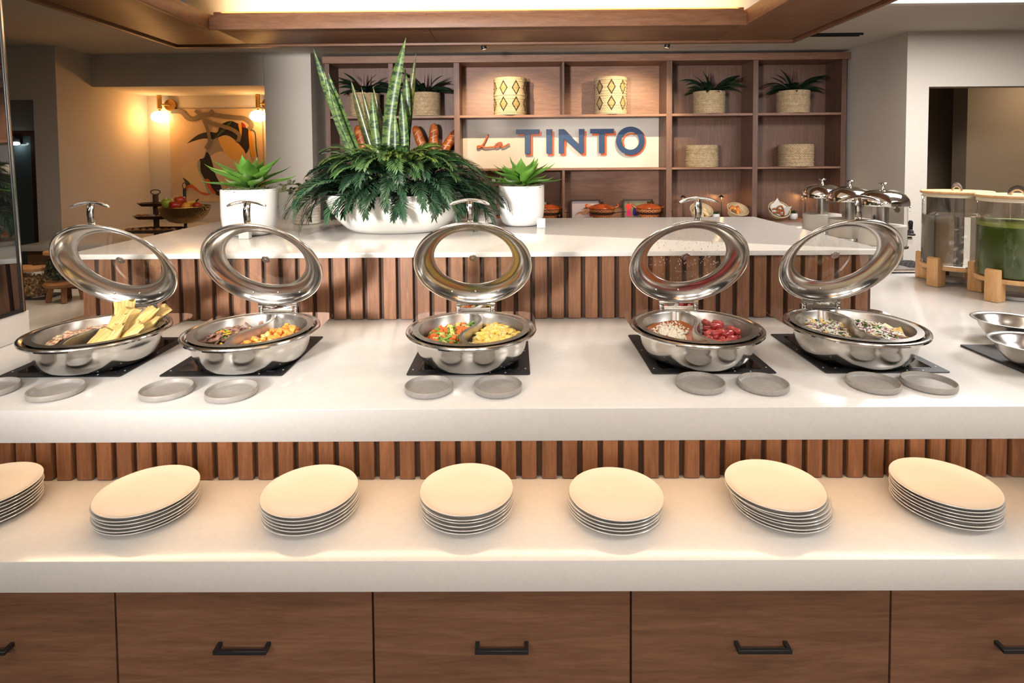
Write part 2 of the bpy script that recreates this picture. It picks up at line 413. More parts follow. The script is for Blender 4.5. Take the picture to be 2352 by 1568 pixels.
t = thing('serving_island', 'raised serving island clad in upright walnut slats', 'island', (0, 2.50, .951))
MB().box(-1.885, 1.535, 0, 1.22, 0, .272).build('carcass', M['walnut_back'], t)
x = -1.855
while x < 1.53: put('slat', slat_hi, t, (x, 0, .001)); x += PITCH
tag(MB().prism(rrect(-1.955, 1.575, 2.463, 3.83, .02), 1.2235, 1.245).build('island_worktop', M['quartz'], bevel=.002), 'white quartz top of the raised island with the planters', 'worktop')
tag(MB().box(-2.62, 2.40, 2.075, 2.6, 0, .855).build('base_cabinet', M['walnut_back']), 'dark body under the serving worktop', 'counter')
tag(MB().box(1.60, 2.40, 2.61, 4.3, 0, .855).build('base_cabinet', M['walnut_h']), 'dark body under the beverage worktop at the right', 'counter')
tag(MB().box(-2.62, -1.90, 2.61, 3.05, 0, .855).build('base_cabinet', M['walnut_h']), 'dark body under the worktop end with the jars', 'counter')
# drawer units
bounds = (-2.62, -1.961, -1.197, -.432, .330, 1.093, 1.857, 2.40)
labs = ('walnut drawer unit at the far left end, outside the picture', 'walnut drawer unit cut off at the left edge of the picture', 'walnut drawer unit second from the left', 'walnut drawer unit in the middle of the row', 'walnut drawer unit second from the right', 'walnut drawer unit cut off at the right edge of the picture', 'walnut drawer unit at the far right end, outside the picture')
hmb = MB(); hmb.prism([(-.078,0),(-.078,-.036),(.078,-.036),(.078,0),(.066,0),(.066,-.025),(-.066,-.025),(-.066,0)], -.006, .006)
hme = hmb.mesh('handle', M['black'], bevel=.0008, seg=1)
for i, (a, b) in enumerate(zip(bounds, bounds[1:])):
    t = thing('drawer_unit', labs[i], 'drawer unit', ((a+b)/2, 1.655, 0), group='walnut drawer units')
    w = (b-a)/2
    MB().box(-w+.001, w-.001, .021, .40, .06, .407).build('body', M['walnut_back'], t)
    MB().box(-w+.001, w-.001, .06, .40, 0, .06).build('plinth', M['black'], t)
    fr = MB().box(-w+.003, w-.003, 0, .02, .065, .405).build('drawer_front', M['walnut_h'], t, bevel=.001, seg=1)
    put('handle', hme, fr, (.0, 0, .215))

# ------------------------------------------------------------------ shelving unit
t = thing('shelving_unit', 'tall walnut shelving unit with open bays behind the island', 'shelving', (0, 5.75, 0))
def part(name, mat, *b, bevel=.0015): return MB().box(*b).build(name, M[mat], t, bevel=bevel, seg=1)
ZB, ZT = 1.00, 2.585
part('back_panel', 'walnut_shelf_v', -1.86, -1.206, .30, .318, ZB, ZT); part('back_panel', 'walnut_shelf_v', -1.206, -.58, .30, .318, ZB, ZT)
part('back_panel', 'walnut_shelf', -.58, .476, .30, .318, 2.05, ZT); part('back_panel', 'walnut_shelf', .476, 1.52, .30, .318, 2.05, ZT)
part('back_panel', 'walnut_shelf', -.58, .476, .30, .318, ZB, 1.53); part('back_panel', 'walnut_shelf', .476, 1.52, .30, .318, ZB, 1.53)
part('back_panel', 'walnut_shelf_v', 1.52, 2.37, .30, .318, ZB, ZT); part('back_panel', 'walnut_shelf_v', 2.37, 3.24, .30, .318, ZB, ZT)
sp = part('sign_panel', 'wall', -.55, 1.49, .29, .318, 1.53, 2.045); sp['label'] = 'cream papered panel behind the sign'
for a, b in ((-1.882, -1.835), (-1.253, -1.206), (-.607, -.551), (1.492, 1.548), (2.344, 2.395), (3.212, 3.262)):
    part('post', 'walnut_shelf_v', a, b, 0, .30, ZB, ZT)
part('divider', 'walnut_shelf_v', .463, .487, .004, .30, 2.068, ZT); part('divider', 'walnut_shelf_v', .463, .487, .004, .30, ZB, 1.515)
part('header', 'walnut_shelf', -1.90, 3.285, -.012, .318, 2.586, 2.655)
part('base_board', 'walnut_shelf', -1.90, 3.28, 0, .318, .965, .999)
for a, b in ((-1.835, -1.253), (-1.206, -.607), (-.551, 1.492), (1.548, 2.344), (2.395, 3.212)):
    part('shelf', 'walnut_shelf', a, b, .002, .30, 2.044, 2.068); part('shelf', 'walnut_shelf', a, b, .002, .30, 1.516, 1.536)
tag(MB().box(-1.98, 3.29, 5.30, 5.745, .93, .985).build('back_worktop', M['quartz'], bevel=.003), 'white worktop in front of the shelving unit', 'worktop')
tag(MB().box(-1.96, 3.27, 5.36, 6.10, 0, .93).build('back_cabinet', M['walnut_h']), 'walnut base cabinet under the shelving', 'cabinet')
# ------------------------------------------------------------------ sign
BLUE = plain('navy_painted_metal', S(42,64,98), .3); ORANGE = plain('burnt_orange_metal', S(196,88,38), .35)
sg = thing('wall_sign', 'raised sign reading La TINTO in navy and orange letters', 'sign', (0, 6.04, 0))
def xz(poly, y0, y1, name, mat):
    return MB().prism(poly, y0, y1, lambda x, z, y: (x, y, z)).build(name, mat, sg)
def shift(p, dx=.024, dz=-.022): return [(x+dx, z+dz) for x, z in p]
zt, zb, th = 1.936, 1.684, .046
def letter(name, polys):
    for p in polys:
        xz(p, -.040, -.022, name, BLUE)
        xz(shift(p), -.018, -.002, name+'_shadow', ORANGE)
def T(a, b):
    c = (a+b)/2
    return [(a,zt),(b,zt),(b,zt-th),(c+.029,zt-th),(c+.029,zb),(c-.029,zb),(c-.029,zt-th),(a,zt-th)]
letter('letter_t', [T(.005, .243)])
letter('letter_i', [[(.318,zt),(.375,zt),(.375,zb),(.318,zb)]])
letter('letter_n', [[(.447,zt),(.50,zt),(.655,zb+.092),(.655,zt),(.708,zt),(.708,zb),(.665,zb),(.50,zt-.10),(.50,zb),(.447,zb)]])
letter('letter_t', [T(.772, 1.012)])
def ringmesh(ro, ri, cx, cz, a0, a1, y0, y1, name, mat, n=48):
    full = a1-a0 >= 359; m = MB(); N = n
    ang = [R(a0+(a1-a0)*i/N) for i in range(N if full else N+1)]
    v = []; f = []
    for q in ang:
        for r, y in ((ro,y0),(ro,y1),(ri,y1),(ri,y0)): v.append((cx+r*math.cos(q), y, cz+r*math.sin(q)))
    k = len(ang)
    for i in range(k if full else k-1):
        j = (i+1) % k
        for e in range(4): f.append((4*i+e, 4*i+(e+1) % 4, 4*j+(e+1) % 4, 4*j+e))
    if not full: f += [(0,1,2,3), (4*k-4,4*k-3,4*k-2,4*k-1)]
    return m.add(v, f).build(name, mat, sg, 40)
ringmesh(.146, .092, 1.187, 1.811, 0, 360, -.040, -.022, 'letter_o', BLUE)
ringmesh(.150, .130, 1.203, 1.800, -118, 48, -.018, -.002, 'letter_o_shadow', ORANGE)
ringmesh(.094, .077, 1.200, 1.800, 60, 215, -.018, -.002, 'letter_o_shadow', ORANGE)
la = [[(-.285,1.890),(-.300,1.850),(-.335,1.785),(-.370,1.752),(-.393,1.752),(-.390,1.768),(-.360,1.768),(-.310,1.752),(-.265,1.757)],
      [(-.140,1.800),(-.165,1.803),(-.200,1.785),(-.212,1.764),(-.195,1.755),(-.165,1.770),(-.145,1.795),(-.150,1.768),(-.140,1.756),(-.110,1.765),(-.080,1.782),(-.064,1.790)],
      [(-.265,1.757),(-.235,1.758),(-.212,1.764)]]
for nm, p in (('letter_l', la[0]), ('letter_a', la[1]), ('letter_join', la[2])):
    MB().tube(spline([(x, -.03, z) for x, z in p], 5), .0085, 8).build(nm, ORANGE, sg, 60)

# ------------------------------------------------------------------ dinner plates
prof = [(0,.003),(.080,.003),(.083,0),(.093,0),(.097,.004),(.120,.008),(.138,.0135),(.149,.0195),(.1512,.0215),(.1498,.0230),(.146,.0222),(.136,.0165),(.120,.0122),(.100,.0105),(0,.0103)]
plate_me = MB().lathe(prof, 64).mesh('dinner_plate', M['plate'], 50)
stacks = [(-1.745, 1.840, 7, 'stack cut off at the left edge'), (-1.208, 1.836, 6, 'second stack from the left'), (-.674, 1.834, 6, 'third stack from the left'),
          (-.168, 1.836, 6, 'middle stack'), (.314, 1.832, 5, 'third stack from the right'), (.838, 1.836, 7, 'second stack from the right'), (1.385, 1.848, 7, 'stack at the right edge')]
ORD = ('bottom', 'second', 'third', 'fourth', 'fifth', 'sixth', 'seventh')
for k, (x, y, n, nm) in enumerate(stacks):
    for i in range(n):
        dx, dy = random.uniform(-.003, .003), random.uniform(-.003, .003)
        if k == 5: dx += -.012*(i < 5)*-1*(1-i/6) if i < 5 else -.008
        o = put('dinner_plate', plate_me, None, (x+dx, y+dy, .501+i*.0110), (0, 0, random.uniform(0, 6)))
        nth = 'top' if i == n-1 else (ORD[i] if i == 0 else ORD[i] + ' lowest')
        tag(o, f'cream dinner plate, {nth} of the {nm}', 'plate', 'stacked dinner plates')

# small grey plates
gp = [(0,.0015),(.060,.0015),(.063,0),(.068,0),(.0715,.002),(.0728,.006),(.0730,.0168),(.0722,.0180)]
gi = [(.0698,.0180),(.0690,.0168),(.0682,.0085),(.066,.0060),(.062,.0052),(0,.0050)]
def grey_plate(x, y, label, group='small grey saucers along the counter', z=.951):
    t = thing('saucer', label, 'saucer', (x, y, z), random.uniform(0, 6), group)
    MB().lathe(gp+gi, 48).build('dish', M['grey_plate'], t, 50)
    MB().lathe([(.0722,.0180),(.0716,.0186),(.0704,.0186),(.0698,.0180)], 48).build('rim', M['tan_rim'], t, 60)
for x, y, l in ((-1.60, 1.72, 'small grey saucer cut off at the left edge of the picture'), (-1.388, 1.706, 'small grey saucer below the chafing dish with the tamales'),
    (-1.052, 1.704, 'left grey saucer below the beef chafing dish'), (-.851, 1.692, 'right grey saucer below the beef chafing dish'),
    (-.266, 1.716, 'left grey saucer below the middle chafing dish'), (-.058, 1.717, 'right grey saucer below the middle chafing dish'),
    (.556, 1.736, 'left grey saucer below the sausage chafing dish'), (.743, 1.727, 'right speckled grey saucer below the sausage chafing dish'),
    (1.076, 1.730, 'left grey saucer below the rightmost chafing dish'), (1.243, 1.730, 'right grey saucer below the rightmost chafing dish'),
    (2.39, 3.18, 'grey saucer under the tap of the water dispenser'), (2.405, 2.79, 'grey saucer under the tap of the green juice dispenser')):
    grey_plate(x, y, l)

# ------------------------------------------------------------------ induction hobs
def hob(x, y, label):
    t = thing('induction_hob', label, 'hob', (x, y, .9505), group='black induction hobs')
    MB().prism(rrect(-.20, .20, -.2035, .2035, .008), 0, .0035).build('frame', M['black'], t, bevel=.001, seg=1)
    MB().prism(rrect(-.165, .165, -.168, .168, .006), .0035, .0052).build('glass_top', M['black_glass'], t, bevel=.0006, seg=1)
    for px, py in ((-.185, -.16), (.185, -.155), (.185, .02), (.07, -.188), (-.185, .02), (.12, -.19)):
        MB().lathe([(0,.0035),(.0028,.0035),(.0028,.0040),(0,.0040)], 8, (px, py, 0)).build('screw', M['marks'], t)
for x, l in ((-1.484, 'black induction hob under the tamale chafing dish'), (-.9585, 'black induction hob under the beef chafing dish'), (-.158, 'black induction hob under the middle chafing dish'),
             (.6335, 'black induction hob under the sausage chafing dish'), (1.188, 'black induction hob under the rightmost chafing dish')):
    hob(x, 2.037, l)

# ------------------------------------------------------------------ chafing dishes
HZ = .9565
body_p = [(0,.003),(.125,.003),(.14,0),(.150,.001),(.164,.008),(.177,.024),(.186,.046),(.1905,.070),(.1925,.092),(.196,.097),(.212,.0975),(.2205,.0990),(.2240,.1030),(.2225,.1068),(.2170,.1085),(.2125,.1075),(.209,.1035),(.203,.1020)]
def s_curve(k, sgn, off=0):
    pass
def pan_mesh(side):
    RO, RI, amp, half = .2015, .1805, .027, .0065
    N = 26
    def xs(y, Rr): return amp*math.sin(PI*y/Rr)
    ys = [1-2*i/N for i in range(N+1)]
    outer, inner = [], []
    # divider from back to front
    for q in ys:
        yo = q*RO*.997; yi = q*.170
        outer.append((xs(yo, RO) + side*.0006, yo)); inner.append((xs(yi*RO/.170, RO)*.96 + side*half, yi))
    K = 34
    for i in range(1, K):
        a = -PI/2 + side*PI*i/K
        outer.append((RO*math.cos(a)*1, RO*math.sin(a)))
        ai = -PI/2 + side*(PI*.018 + PI*.964*i/K)
        inner.append((RI*math.cos(ai), RI*math.sin(ai)))
    n = len(outer); cx = side*.085
    v = [(x, y, .1085) for x, y in outer] + [(x, y, .1095) for x, y in inner] \
      + [(cx+(x-cx)*.985, y*.985, .1060) for x, y in inner] + [(cx+(x-cx)*.955, y*.955, .058) for x, y in inner] + [(cx+(x-cx)*.90, y*.90, .050) for x, y in inner]
    f = []
    for r in range(4):
        for i in range(n):
            j = (i+1) % n; f.append((r*n+i, r*n+j, (r+1)*n+j, (r+1)*n+i))
    f.append(tuple(range(4*n, 5*n)))
    m = MB().add(v, f)
    return m
pan_l = pan_mesh(-1).mesh('food_pan', M['brushed'], 50); pan_r = pan_mesh(1).mesh('food_pan', M['brushed'], 50)
PHI = R(53)
LV = Vector((0, -math.cos(PHI), math.sin(PHI))); LN = Vector((0, math.sin(PHI), math.cos(PHI))); LH = Vector((0, .222, .134))
def lid(x, v, n): return tuple(LH + Vector((1,0,0))*x + LV*v + LN*n)
LC = .214
def lid_lathe(prof, n=64): return MB().lathe(prof, n, fn=lambda a, b, c: lid(a, LC+b, c))
def make_chafer():
    t = thing('chafing_dish', 'round steel chafing dish', 'chafing dish', (0, 0, 0), group='open round chafing dishes on hobs')
    MB().lathe(body_p, 72).build('body', M['steel'], t, 50)
    # mirror-polished top plate, squared off behind
    pl = [(.2225*math.cos(R(a)), .2225*math.sin(R(a))) for a in range(180, 361, 6)]
    pl += [(.2225, .15)] + [(.165+.055*math.cos(R(a)), .178+.055*math.sin(R(a))) for a in range(0, 91, 15)] + [(-.165+.055*math.cos(R(a)), .178+.055*math.sin(R(a))) for a in range(90, 181, 15)] + [(-.2225, .15)]
    pv = [(x, y, .0985) for x, y in pl]; n = len(pl)
    inn = []
    for x, y in pl:
        a = math.atan2(y, x); inn.append((.2145*math.cos(a), .2145*math.sin(a)))
    m = MB(); vv = [(x, y, .1005) for x, y in pl] + [(x, y, .0965) for x, y in pl] + [(x, y, .1005) for x, y in inn] + [(x, y, .0965) for x, y in inn]
    ff = []
    for i in range(n):
        j = (i+1) % n; ff += [(i, j, 2*n+j, 2*n+i), (n+i, n+j, j, i), (3*n+i, 3*n+j, n+j, n+i)]
    m.add(vv, ff).build('top_plate', M['chrome'], t, 30)
    put('food_pan', pan_l, t); put('food_pan', pan_r, t)
    # hinge
    MB().box(-.056, .056, .215, .219, .1005, .130).build('hinge_plate', M['chrome'], t)
    MB().tube([(-.072, .222, .134), (.072, .222, .134)], .0045, 12).build('hinge_pin', M['chrome'], t, 50)
    MB().tube([(-.056, .212, .108), (.056, .212, .108)], .004, 10).build('hinge_rail', M['chrome'], t, 50)
    for s in (-1, 1):
        b = MB().tube([(s*.058, .222, .134), (s*.074, .222, .134)], .011, 16).build('hinge_knuckle', M['chrome'], t, 50)
        MB().box(s*.066-.007, s*.066+.007, .213, .226, .1005, .124).build('hinge_bracket', M['chrome'], t, bevel=.002)
    MB().add([lid(-.060, -.014, .004), lid(.060, -.014, .004), lid(.060, .001, .002), lid(-.060, .001, .002), lid(-.060, -.014, .016), lid(.060, -.014, .016), lid(.060, .012, .024), lid(-.060, .012, .024)],
             [(0,3,2,1),(4,5,6,7),(0,1,5,4),(1,2,6,5),(2,3,7,6),(3,0,4,7)]).build('hinge_block', M['black'], t)
    # lid: dome ring with a glass window
    lp = [(.1455,.0400),(.150,.0402),(.160,.0382),(.178,.0310),(.193,.0185),(.201,.0060),(.2035,.0020),(.208,.0010),(.2130,.0030),(.2135,-.0010),(.2120,-.0045),(.2075,-.0060),(.2030,-.0040),
          (.1995,.0045),(.1915,.0165),(.1770,.0290),(.1600,.0360),(.150,.0380),(.1455,.0380),(.1455,.0400)]
    L = lid_lathe(lp, 80).build('lid', M['steel'], t, 55)
    lid_lathe([(0,.0395),(.06,.0394),(.1465,.0390),(.1465,.0385),(0,.0385)], 56).build('glass', M['glass'], L, 30)
    lid_lathe([(.1430,.0384),(.1430,.0362),(.1490,.0352),(.1500,.0376)], 64).build('glass_gasket', M['brushed'], L, 40)
    lid_lathe([(0,.030),(.006,.030),(.007,.033),(.0145,.0335),(.0155,.036),(.0155,.0384),(0,.0384)], 24).build('vent_knob', M['brushed'], L, 40)
    for a in (-118, -90, -62):
        r = .187 if a != -90 else .176
        c = Vector(lid(r*math.cos(R(a)), LC+r*math.sin(R(a)), .0205 if a != -90 else .0288))
        MB().ell(c, (.0042,.0042,.0042), 10, 6).build('rivet', M['chrome'], L, 60)
    st = [lid(0, LC+.196, .016), lid(0, LC+.213, .022), lid(0, LC+.232, .034), lid(0, LC+.248, .050), lid(0, LC+.258, .062)]
    H = MB().tube(spline(st, 4), [.0125]*17, 12, flat=.45).build('handle_stem', M['chrome'], L, 50)
    c0 = Vector(lid(0, LC+.258, .064))
    bar = [c0 + Vector((x, 0, 0)) - LN*(8.0*x*x)*.5 - LV*(1.2*x*x) for x in [-.066+.132*i/14 for i in range(15)]]
    MB().tube(bar, [.0045]+[.0075]*1+[.0085]*11+[.0075]+[.0045], 10, flat=.7).build('handle_bar', M['chrome'], H, 50)
    return t
CH = [(-1.452, 1.978, 'steel chafing dish with tamales and chicken, leftmost of the row'), (-.917, 1.978, 'steel chafing dish with sliced beef and diced potatoes'),
      (-.157, 1.975, 'steel chafing dish with mixed vegetables and scrambled eggs, middle of the row'), (.620, 1.985, 'steel chafing dish with beans and red sausages'),
      (1.166, 1.990, 'steel chafing dish with two cheese topped tortilla dishes, rightmost of the row')]
ch0 = make_chafer()
for i, (x, y, l) in enumerate(CH):
    o = ch0 if i == 0 else copytree(ch0)
    o.location = (x, y, HZ); relabel(o, l)
# condensation on the lid glass of the sausage dish
_rd = random.Random(4); m = MB()
for _ in range(260):
    a, q = _rd.uniform(0, 6.28), .135*math.sqrt(_rd.random())
    x, v = q*math.cos(a), q*math.sin(a)
    if v < -.05 and _rd.random() < .7: continue
    r = _rd.uniform(.0006, .0016); c = lid(x, LC+v, .0383)
    m.ell(c, (r, r*1.2, r*1.6), 6, 4)
_l4 = [c for c in scene.objects if c.name.startswith('chafing_dish') and c['label'] == CH[3][2]][0]
_ld = [c for c in _l4.children if c.name.startswith('lid')][0]
_wd = m.build('water_drops', plain('water_drop', (.75,.73,.70), .08), _ld, 60); _wd['kind'] = 'stuff'
# ------------------------------------------------------------------ food
def in_pan(x, y, side, mg=.012):
    sx = .027*math.sin(PI*y/.2)
    return x*x+y*y < (.170-mg)**2 and (x-sx)*side > .010+mg
def pan_spots(side, n, mg=.012, mind=.014, tries=4000):
    out = []
    for _ in range(tries):
        x, y = random.uniform(-.17, .17), random.uniform(-.17, .17)
        if in_pan(x, y, side, mg) and all((x-a)**2+(y-b)**2 > mind*mind for a, b in out):
            out.append((x, y))
            if len(out) >= n: break
    return out
def rotm(): return (random.uniform(0, 6.28), random.uniform(0, 6.28), random.uniform(0, 6.28))
def food(name, me, ci, x, y, z, rot, label, cat, group, scale=1):
    cx, cy, _ = CH[ci]
    o = put(name, me, None, (cx+x, cy+y, HZ+z), rot, scale); return tag(o, label, cat, group)
def chunk(sx, sy, sz, mat, name, jit=.12, bev=.25):
    m = MB().box(-sx, sx, -sy, sy, -sz, sz)
    m.v = [tuple(c*(1+random.uniform(-jit, jit)) for c in p) for p in m.v]
    return m.mesh(name, mat, 50, bevel=min(sx, sy, sz)*bev)
def fmat(name, c1, c2, rough=.4, scale=60, **kw): return vary(name, c1, c2, rough, scale, .3, lo=.35, hi=.65, **kw)

# middle dish, left pan: mixed vegetables
carrot = fmat('cooked_carrot', S(226,92,30), S(240,130,50)); zuc = fmat('zucchini_flesh', S(196,190,90), S(228,220,150)); zgreen = fmat('zucchini_skin', S(70,110,30), S(130,160,60))
bean = fmat('green_bean', S(90,140,40), S(150,185,80)); potato = fmat('orange_potato', S(235,130,40), S(248,172,80)); pepr = fmat('red_pepper', S(170,30,20), S(205,60,40)); pepy = fmat('yellow_pepper', S(240,180,40), S(250,205,80))
vg = [('carrot_cube', [chunk(.010,.008,.007, carrot, 'carrot_cube') for _ in range(4)], 'diced orange carrot among the mixed vegetables', 'carrot'),
      ('zucchini_cube', [chunk(.009,.008,.006, zuc, 'zucchini_cube') for _ in range(4)], 'pale diced zucchini among the mixed vegetables', 'zucchini'),
      ('green_bean_piece', [MB().tube(spline([(-.018,0,0),(0,.003,.001),(.018,0,0)], 4), .0048, 8).mesh('green_bean_piece', bean, 60) for _ in range(2)], 'short green bean piece among the mixed vegetables', 'green bean'),
      ('zucchini_peel_cube', [chunk(.009,.007,.006, zgreen, 'zucchini_peel_cube') for _ in range(2)], 'green skinned zucchini piece among the mixed vegetables', 'zucchini')]
for lay, (n, z0) in enumerate(((90, .060), (80, .070), (50, .079))):
    for x, y in pan_spots(-1, n, .008+.010*lay, .0118):
        k = random.choices(range(4), (28, 26, 34, 12))[0]; nm, ms, lb, ct = vg[k]
        food(nm, random.choice(ms), 2, x, y, z0+random.uniform(-.002, .004), rotm() if k != 2 else (random.uniform(-.3, .3), random.uniform(-.3, .3), random.uniform(0, 6)), lb, ct, 'mixed vegetables in the middle dish')
def heap_stuff(side, n, rad, zf, mat, name, mg=.008, flatr=.55, sub=True):
    m = MB()
    for x, y in pan_spots(side, n, mg, rad*.5, 20000):
        r = rad*random.uniform(.7, 1.35); a = random.uniform(0, 6.28); e = random.uniform(.55, 1.2)
        z = zf(x, y) + random.uniform(-.004, .004); tl = random.uniform(-.5, .5)
        def fn(u, v, w, r=r, a=a, e=e, x=x, y=y, z=z, tl=tl):
            u *= r*e*(1+.25*math.sin(5*v+a)); v *= r/e; w = w*r*flatr+u*tl
            return (x+u*math.cos(a)-v*math.sin(a), y+u*math.sin(a)+v*math.cos(a), z+w)
        m.ell((0,0,0), (1,1,1), 8, 5, fn=fn)
    return m
eggc = fmat('scrambled_egg', S(244,190,60), S(252,228,150), .35, 45)
def bed(side, z, mat, name, ci, label, cat, wav=.003, mg=.0):
    # a filled surface following the pan outline
    N = 26; pts = []
    for i in range(N+1):
        y = .163*(1-2*i/N); pts.append((.027*math.sin(PI*y/.2)+side*.009, y))
    for i in range(1, 30):
        a = -PI/2 + side*(PI*.03+PI*.94*i/30); pts.append((.170*math.cos(a), .170*math.sin(a)))
    c = (side*.075, 0); v = []; f = []; K = 10; n = len(pts)
    for k in range(K, 0, -1):
        s = k/K
        for x, y in pts:
            xx, yy = c[0]+(x-c[0])*s, y*s
            v.append((xx, yy, z + wav*math.sin(60*xx+20*yy)*math.cos(50*yy) + wav*2*(1-s)))
    v.append((c[0], 0, z+wav*2))
    for r in range(K-1):
        for i in range(n): j = (i+1) % n; f.append((r*n+i, r*n+j, (r+1)*n+j, (r+1)*n+i))
    for i in range(n): f.append(((K-1)*n+i, (K-1)*n+(i+1) % n, K*n))
    o = MB().add(v, f).build(name, mat, None, 60, loc=(CH[ci][0], CH[ci][1], HZ))
    tag(o, label, cat); o['kind'] = 'stuff'; return o
o = heap_stuff(1, 190, .0115, lambda x, y: .070+.022*max(0, 1-((x-.085)/.09)**2-((y)/.15)**2), eggc, 'scrambled_egg').build('scrambled_egg', eggc, None, 70, loc=(CH[2][0], CH[2][1], HZ))
tag(o, 'yellow scrambled eggs heaped in the middle chafing dish', 'scrambled egg', kind='stuff')
bed(1, .058, eggc, 'scrambled_egg', 2, 'flat layer of scrambled egg under the heap', 'scrambled egg')

# second dish: sliced beef with peppers, diced potatoes
beef = fmat('grilled_beef', S(96,66,52), S(168,128,108), .4, 50); onion = fmat('purple_onion', S(120,40,80), S(190,130,160))
def strip(L, w, h, mat, name, bend):
    return MB().tube(spline([(-L,0,0),(-L*.4,bend,.004),(L*.3,-bend*.6,.002),(L,bend*.5,.006)], 3), [w*.5]+[w]*8+[w*.5], 6, flat=h).mesh(name, mat, 60)
bm_ = [strip(.024,.0085,.35,beef,'beef_slice',b) for b in (.006,-.005,.009)]
pg = [strip(.016,.0042,.6,bean,'green_pepper_strip',.005)]; py_ = [strip(.013,.0042,.6,pepy,'yellow_pepper_strip',.004)]; po = [strip(.020,.0028,.6,onion,'onion_strip',.007)]; pr = [strip(.014,.0045,.6,carrot,'carrot_strip',.003)]
for lay, (n, z0) in enumerate(((60, .060), (52, .070), (34, .080))):
    for x, y in pan_spots(-1, n, .014 + .010*lay, .0150):
        k = random.choices(range(5), (58, 14, 12, 9, 7))[0]
        nm, ms, lb, ct = [('beef_slice', bm_, 'browned beef slice in the second chafing dish', 'beef slice'), ('green_pepper_strip', pg, 'green pepper strip among the beef slices', 'pepper'), ('yellow_pepper_strip', py_, 'yellow pepper strip among the beef slices', 'pepper'),
                          ('onion_strip', po, 'purple onion strip among the beef slices', 'onion'), ('carrot_strip', pr, 'orange pepper strip among the beef slices', 'pepper')][k]
        food(nm, random.choice(ms), 1, x, y, z0+random.uniform(-.002, .006), (random.uniform(-.5, .5), random.uniform(-.5, .5), random.uniform(0, 6.3)), lb, ct, 'beef and peppers in the second dish')
pc = [chunk(.0095,.0085,.008, potato, 'potato_cube') for _ in range(5)]
for lay, (n, z0) in enumerate(((50, .062), (40, .074), (22, .086))):
    for x, y in pan_spots(1, n, .010+.012*lay, .0165):
        food('potato_cube', random.choice(pc), 1, x, y, z0+random.uniform(-.002, .003), rotm(), 'orange seasoned potato cube in the second chafing dish', 'potato', 'diced potatoes in the second dish')

# first dish: chicken slices and tamales
chick = fmat('grilled_chicken', S(168,92,46), S(246,226,192), .4, 70)
cs = []
for k in range(4):
    m = MB().ell((0,0,0), (.024,.0105,.006), 12, 7); m.v = [(x, y+.22*x*x/.024*(1 if k % 2 else -1), z+random.uniform(-.001,.001)) for x, y, z in m.v]
    cs.append(m.mesh('chicken_slice', chick, 60))
for lay, (n, z0) in enumerate(((34, .062), (30, .074), (24, .086))):
    for x, y in pan_spots(-1, n, .016+.010*lay, .0190):
        food('chicken_slice', random.choice(cs), 0, x, y, z0+random.uniform(-.002, .006), (random.uniform(-.5, .5), random.uniform(-.4, .4), random.uniform(0, 6.3)), 'seared chicken slice in the leftmost chafing dish', 'chicken', 'chicken slices in the leftmost dish')
husk = NT('corn_husk').set(Roughness=.55)
_f = husk.noise(husk.coords((55, 3, 3)), 4, 4)
husk.l(husk.ramp(_f, [(.3, S(190,142,70)), (.55, S(222,190,118)), (.75, S(238,216,160))]), husk.b.inputs['Base Color']); husk.bump(_f, .5, .003)
husk = husk.m
def tamale_mesh(L, w, seed):
    rnd = random.Random(seed); m = MB(); n = 20; rows = []
    for i, s in enumerate((0, .06, .2, .4, .6, .78, .92, 1.0)):
        wid = w*(.92 + .08*math.sin(PI*min(1, s*1.3)))*(1.0 if s < .7 else 1+.45*(s-.7)); hh = (.017 if s < .62 else .017*(1-(s-.62)*2.2))*(1 if s > .02 else .8)
        hh = max(hh, .0035)
        rows.append([( wid*math.cos(2*PI*k/n), L*(s-.5) + (rnd.uniform(-.006, .006) if s == 1 else 0), hh*math.sin(2*PI*k/n)*(1+.15*math.cos(6*PI*k/n+seed)) + (.010*(s-.7)*math.sin(4*PI*k/n+seed) if s > .7 else 0)) for k in range(n)])
    v = [p for r in rows for p in r]; f = []
    for r in range(len(rows)-1):
        for k in range(n): f.append((r*n+k, r*n+(k+1) % n, (r+1)*n+(k+1) % n, (r+1)*n+k))
    f += [tuple(range(n-1, -1, -1)), tuple(range((len(rows)-1)*n, len(rows)*n))]
    return m.add(v, f).mesh('tamale', husk, 45)
tm = [tamale_mesh(.118, .033, s) for s in (1, 2, 3)]
# (x, y, z, tilt up, heading, roll, description); the open end points along heading
TAM = [(.060,-.100,.085, .75, -.35, .1, 'front left tamale in the steel pan'), (.092,-.078,.092, .85, -.45, -.15, 'front middle tamale leaning in the pan'), (.128,-.045,.092, .75, -.70, .15, 'right front tamale with the frayed husk end'),
       (.070,-.025,.112, .80, -.10, -.1, 'tamale standing in the centre of the pile'), (.138,.030,.096, .65, -.85, -.1, 'rightmost tamale in the pan'), (.060,.045,.122, .60, .25, .15, 'tamale near the back of the pile'),
       (.108,.060,.122, .65, -.55, .1, 'tamale at the back right of the pile'), (.030,.090,.130, .85, .55, 0, 'tamale at the back left of the pile with a raised husk end'), (.120,.110,.116, .55, -.6, .2, 'rearmost tamale beside the hinge')]
for i, (x, y, z, tl, hd, ro, lb) in enumerate(TAM):
    food('tamale', tm[i % 3], 0, x, y, z, (tl, ro, hd), lb, 'tamale', 'tamales in the leftmost dish')

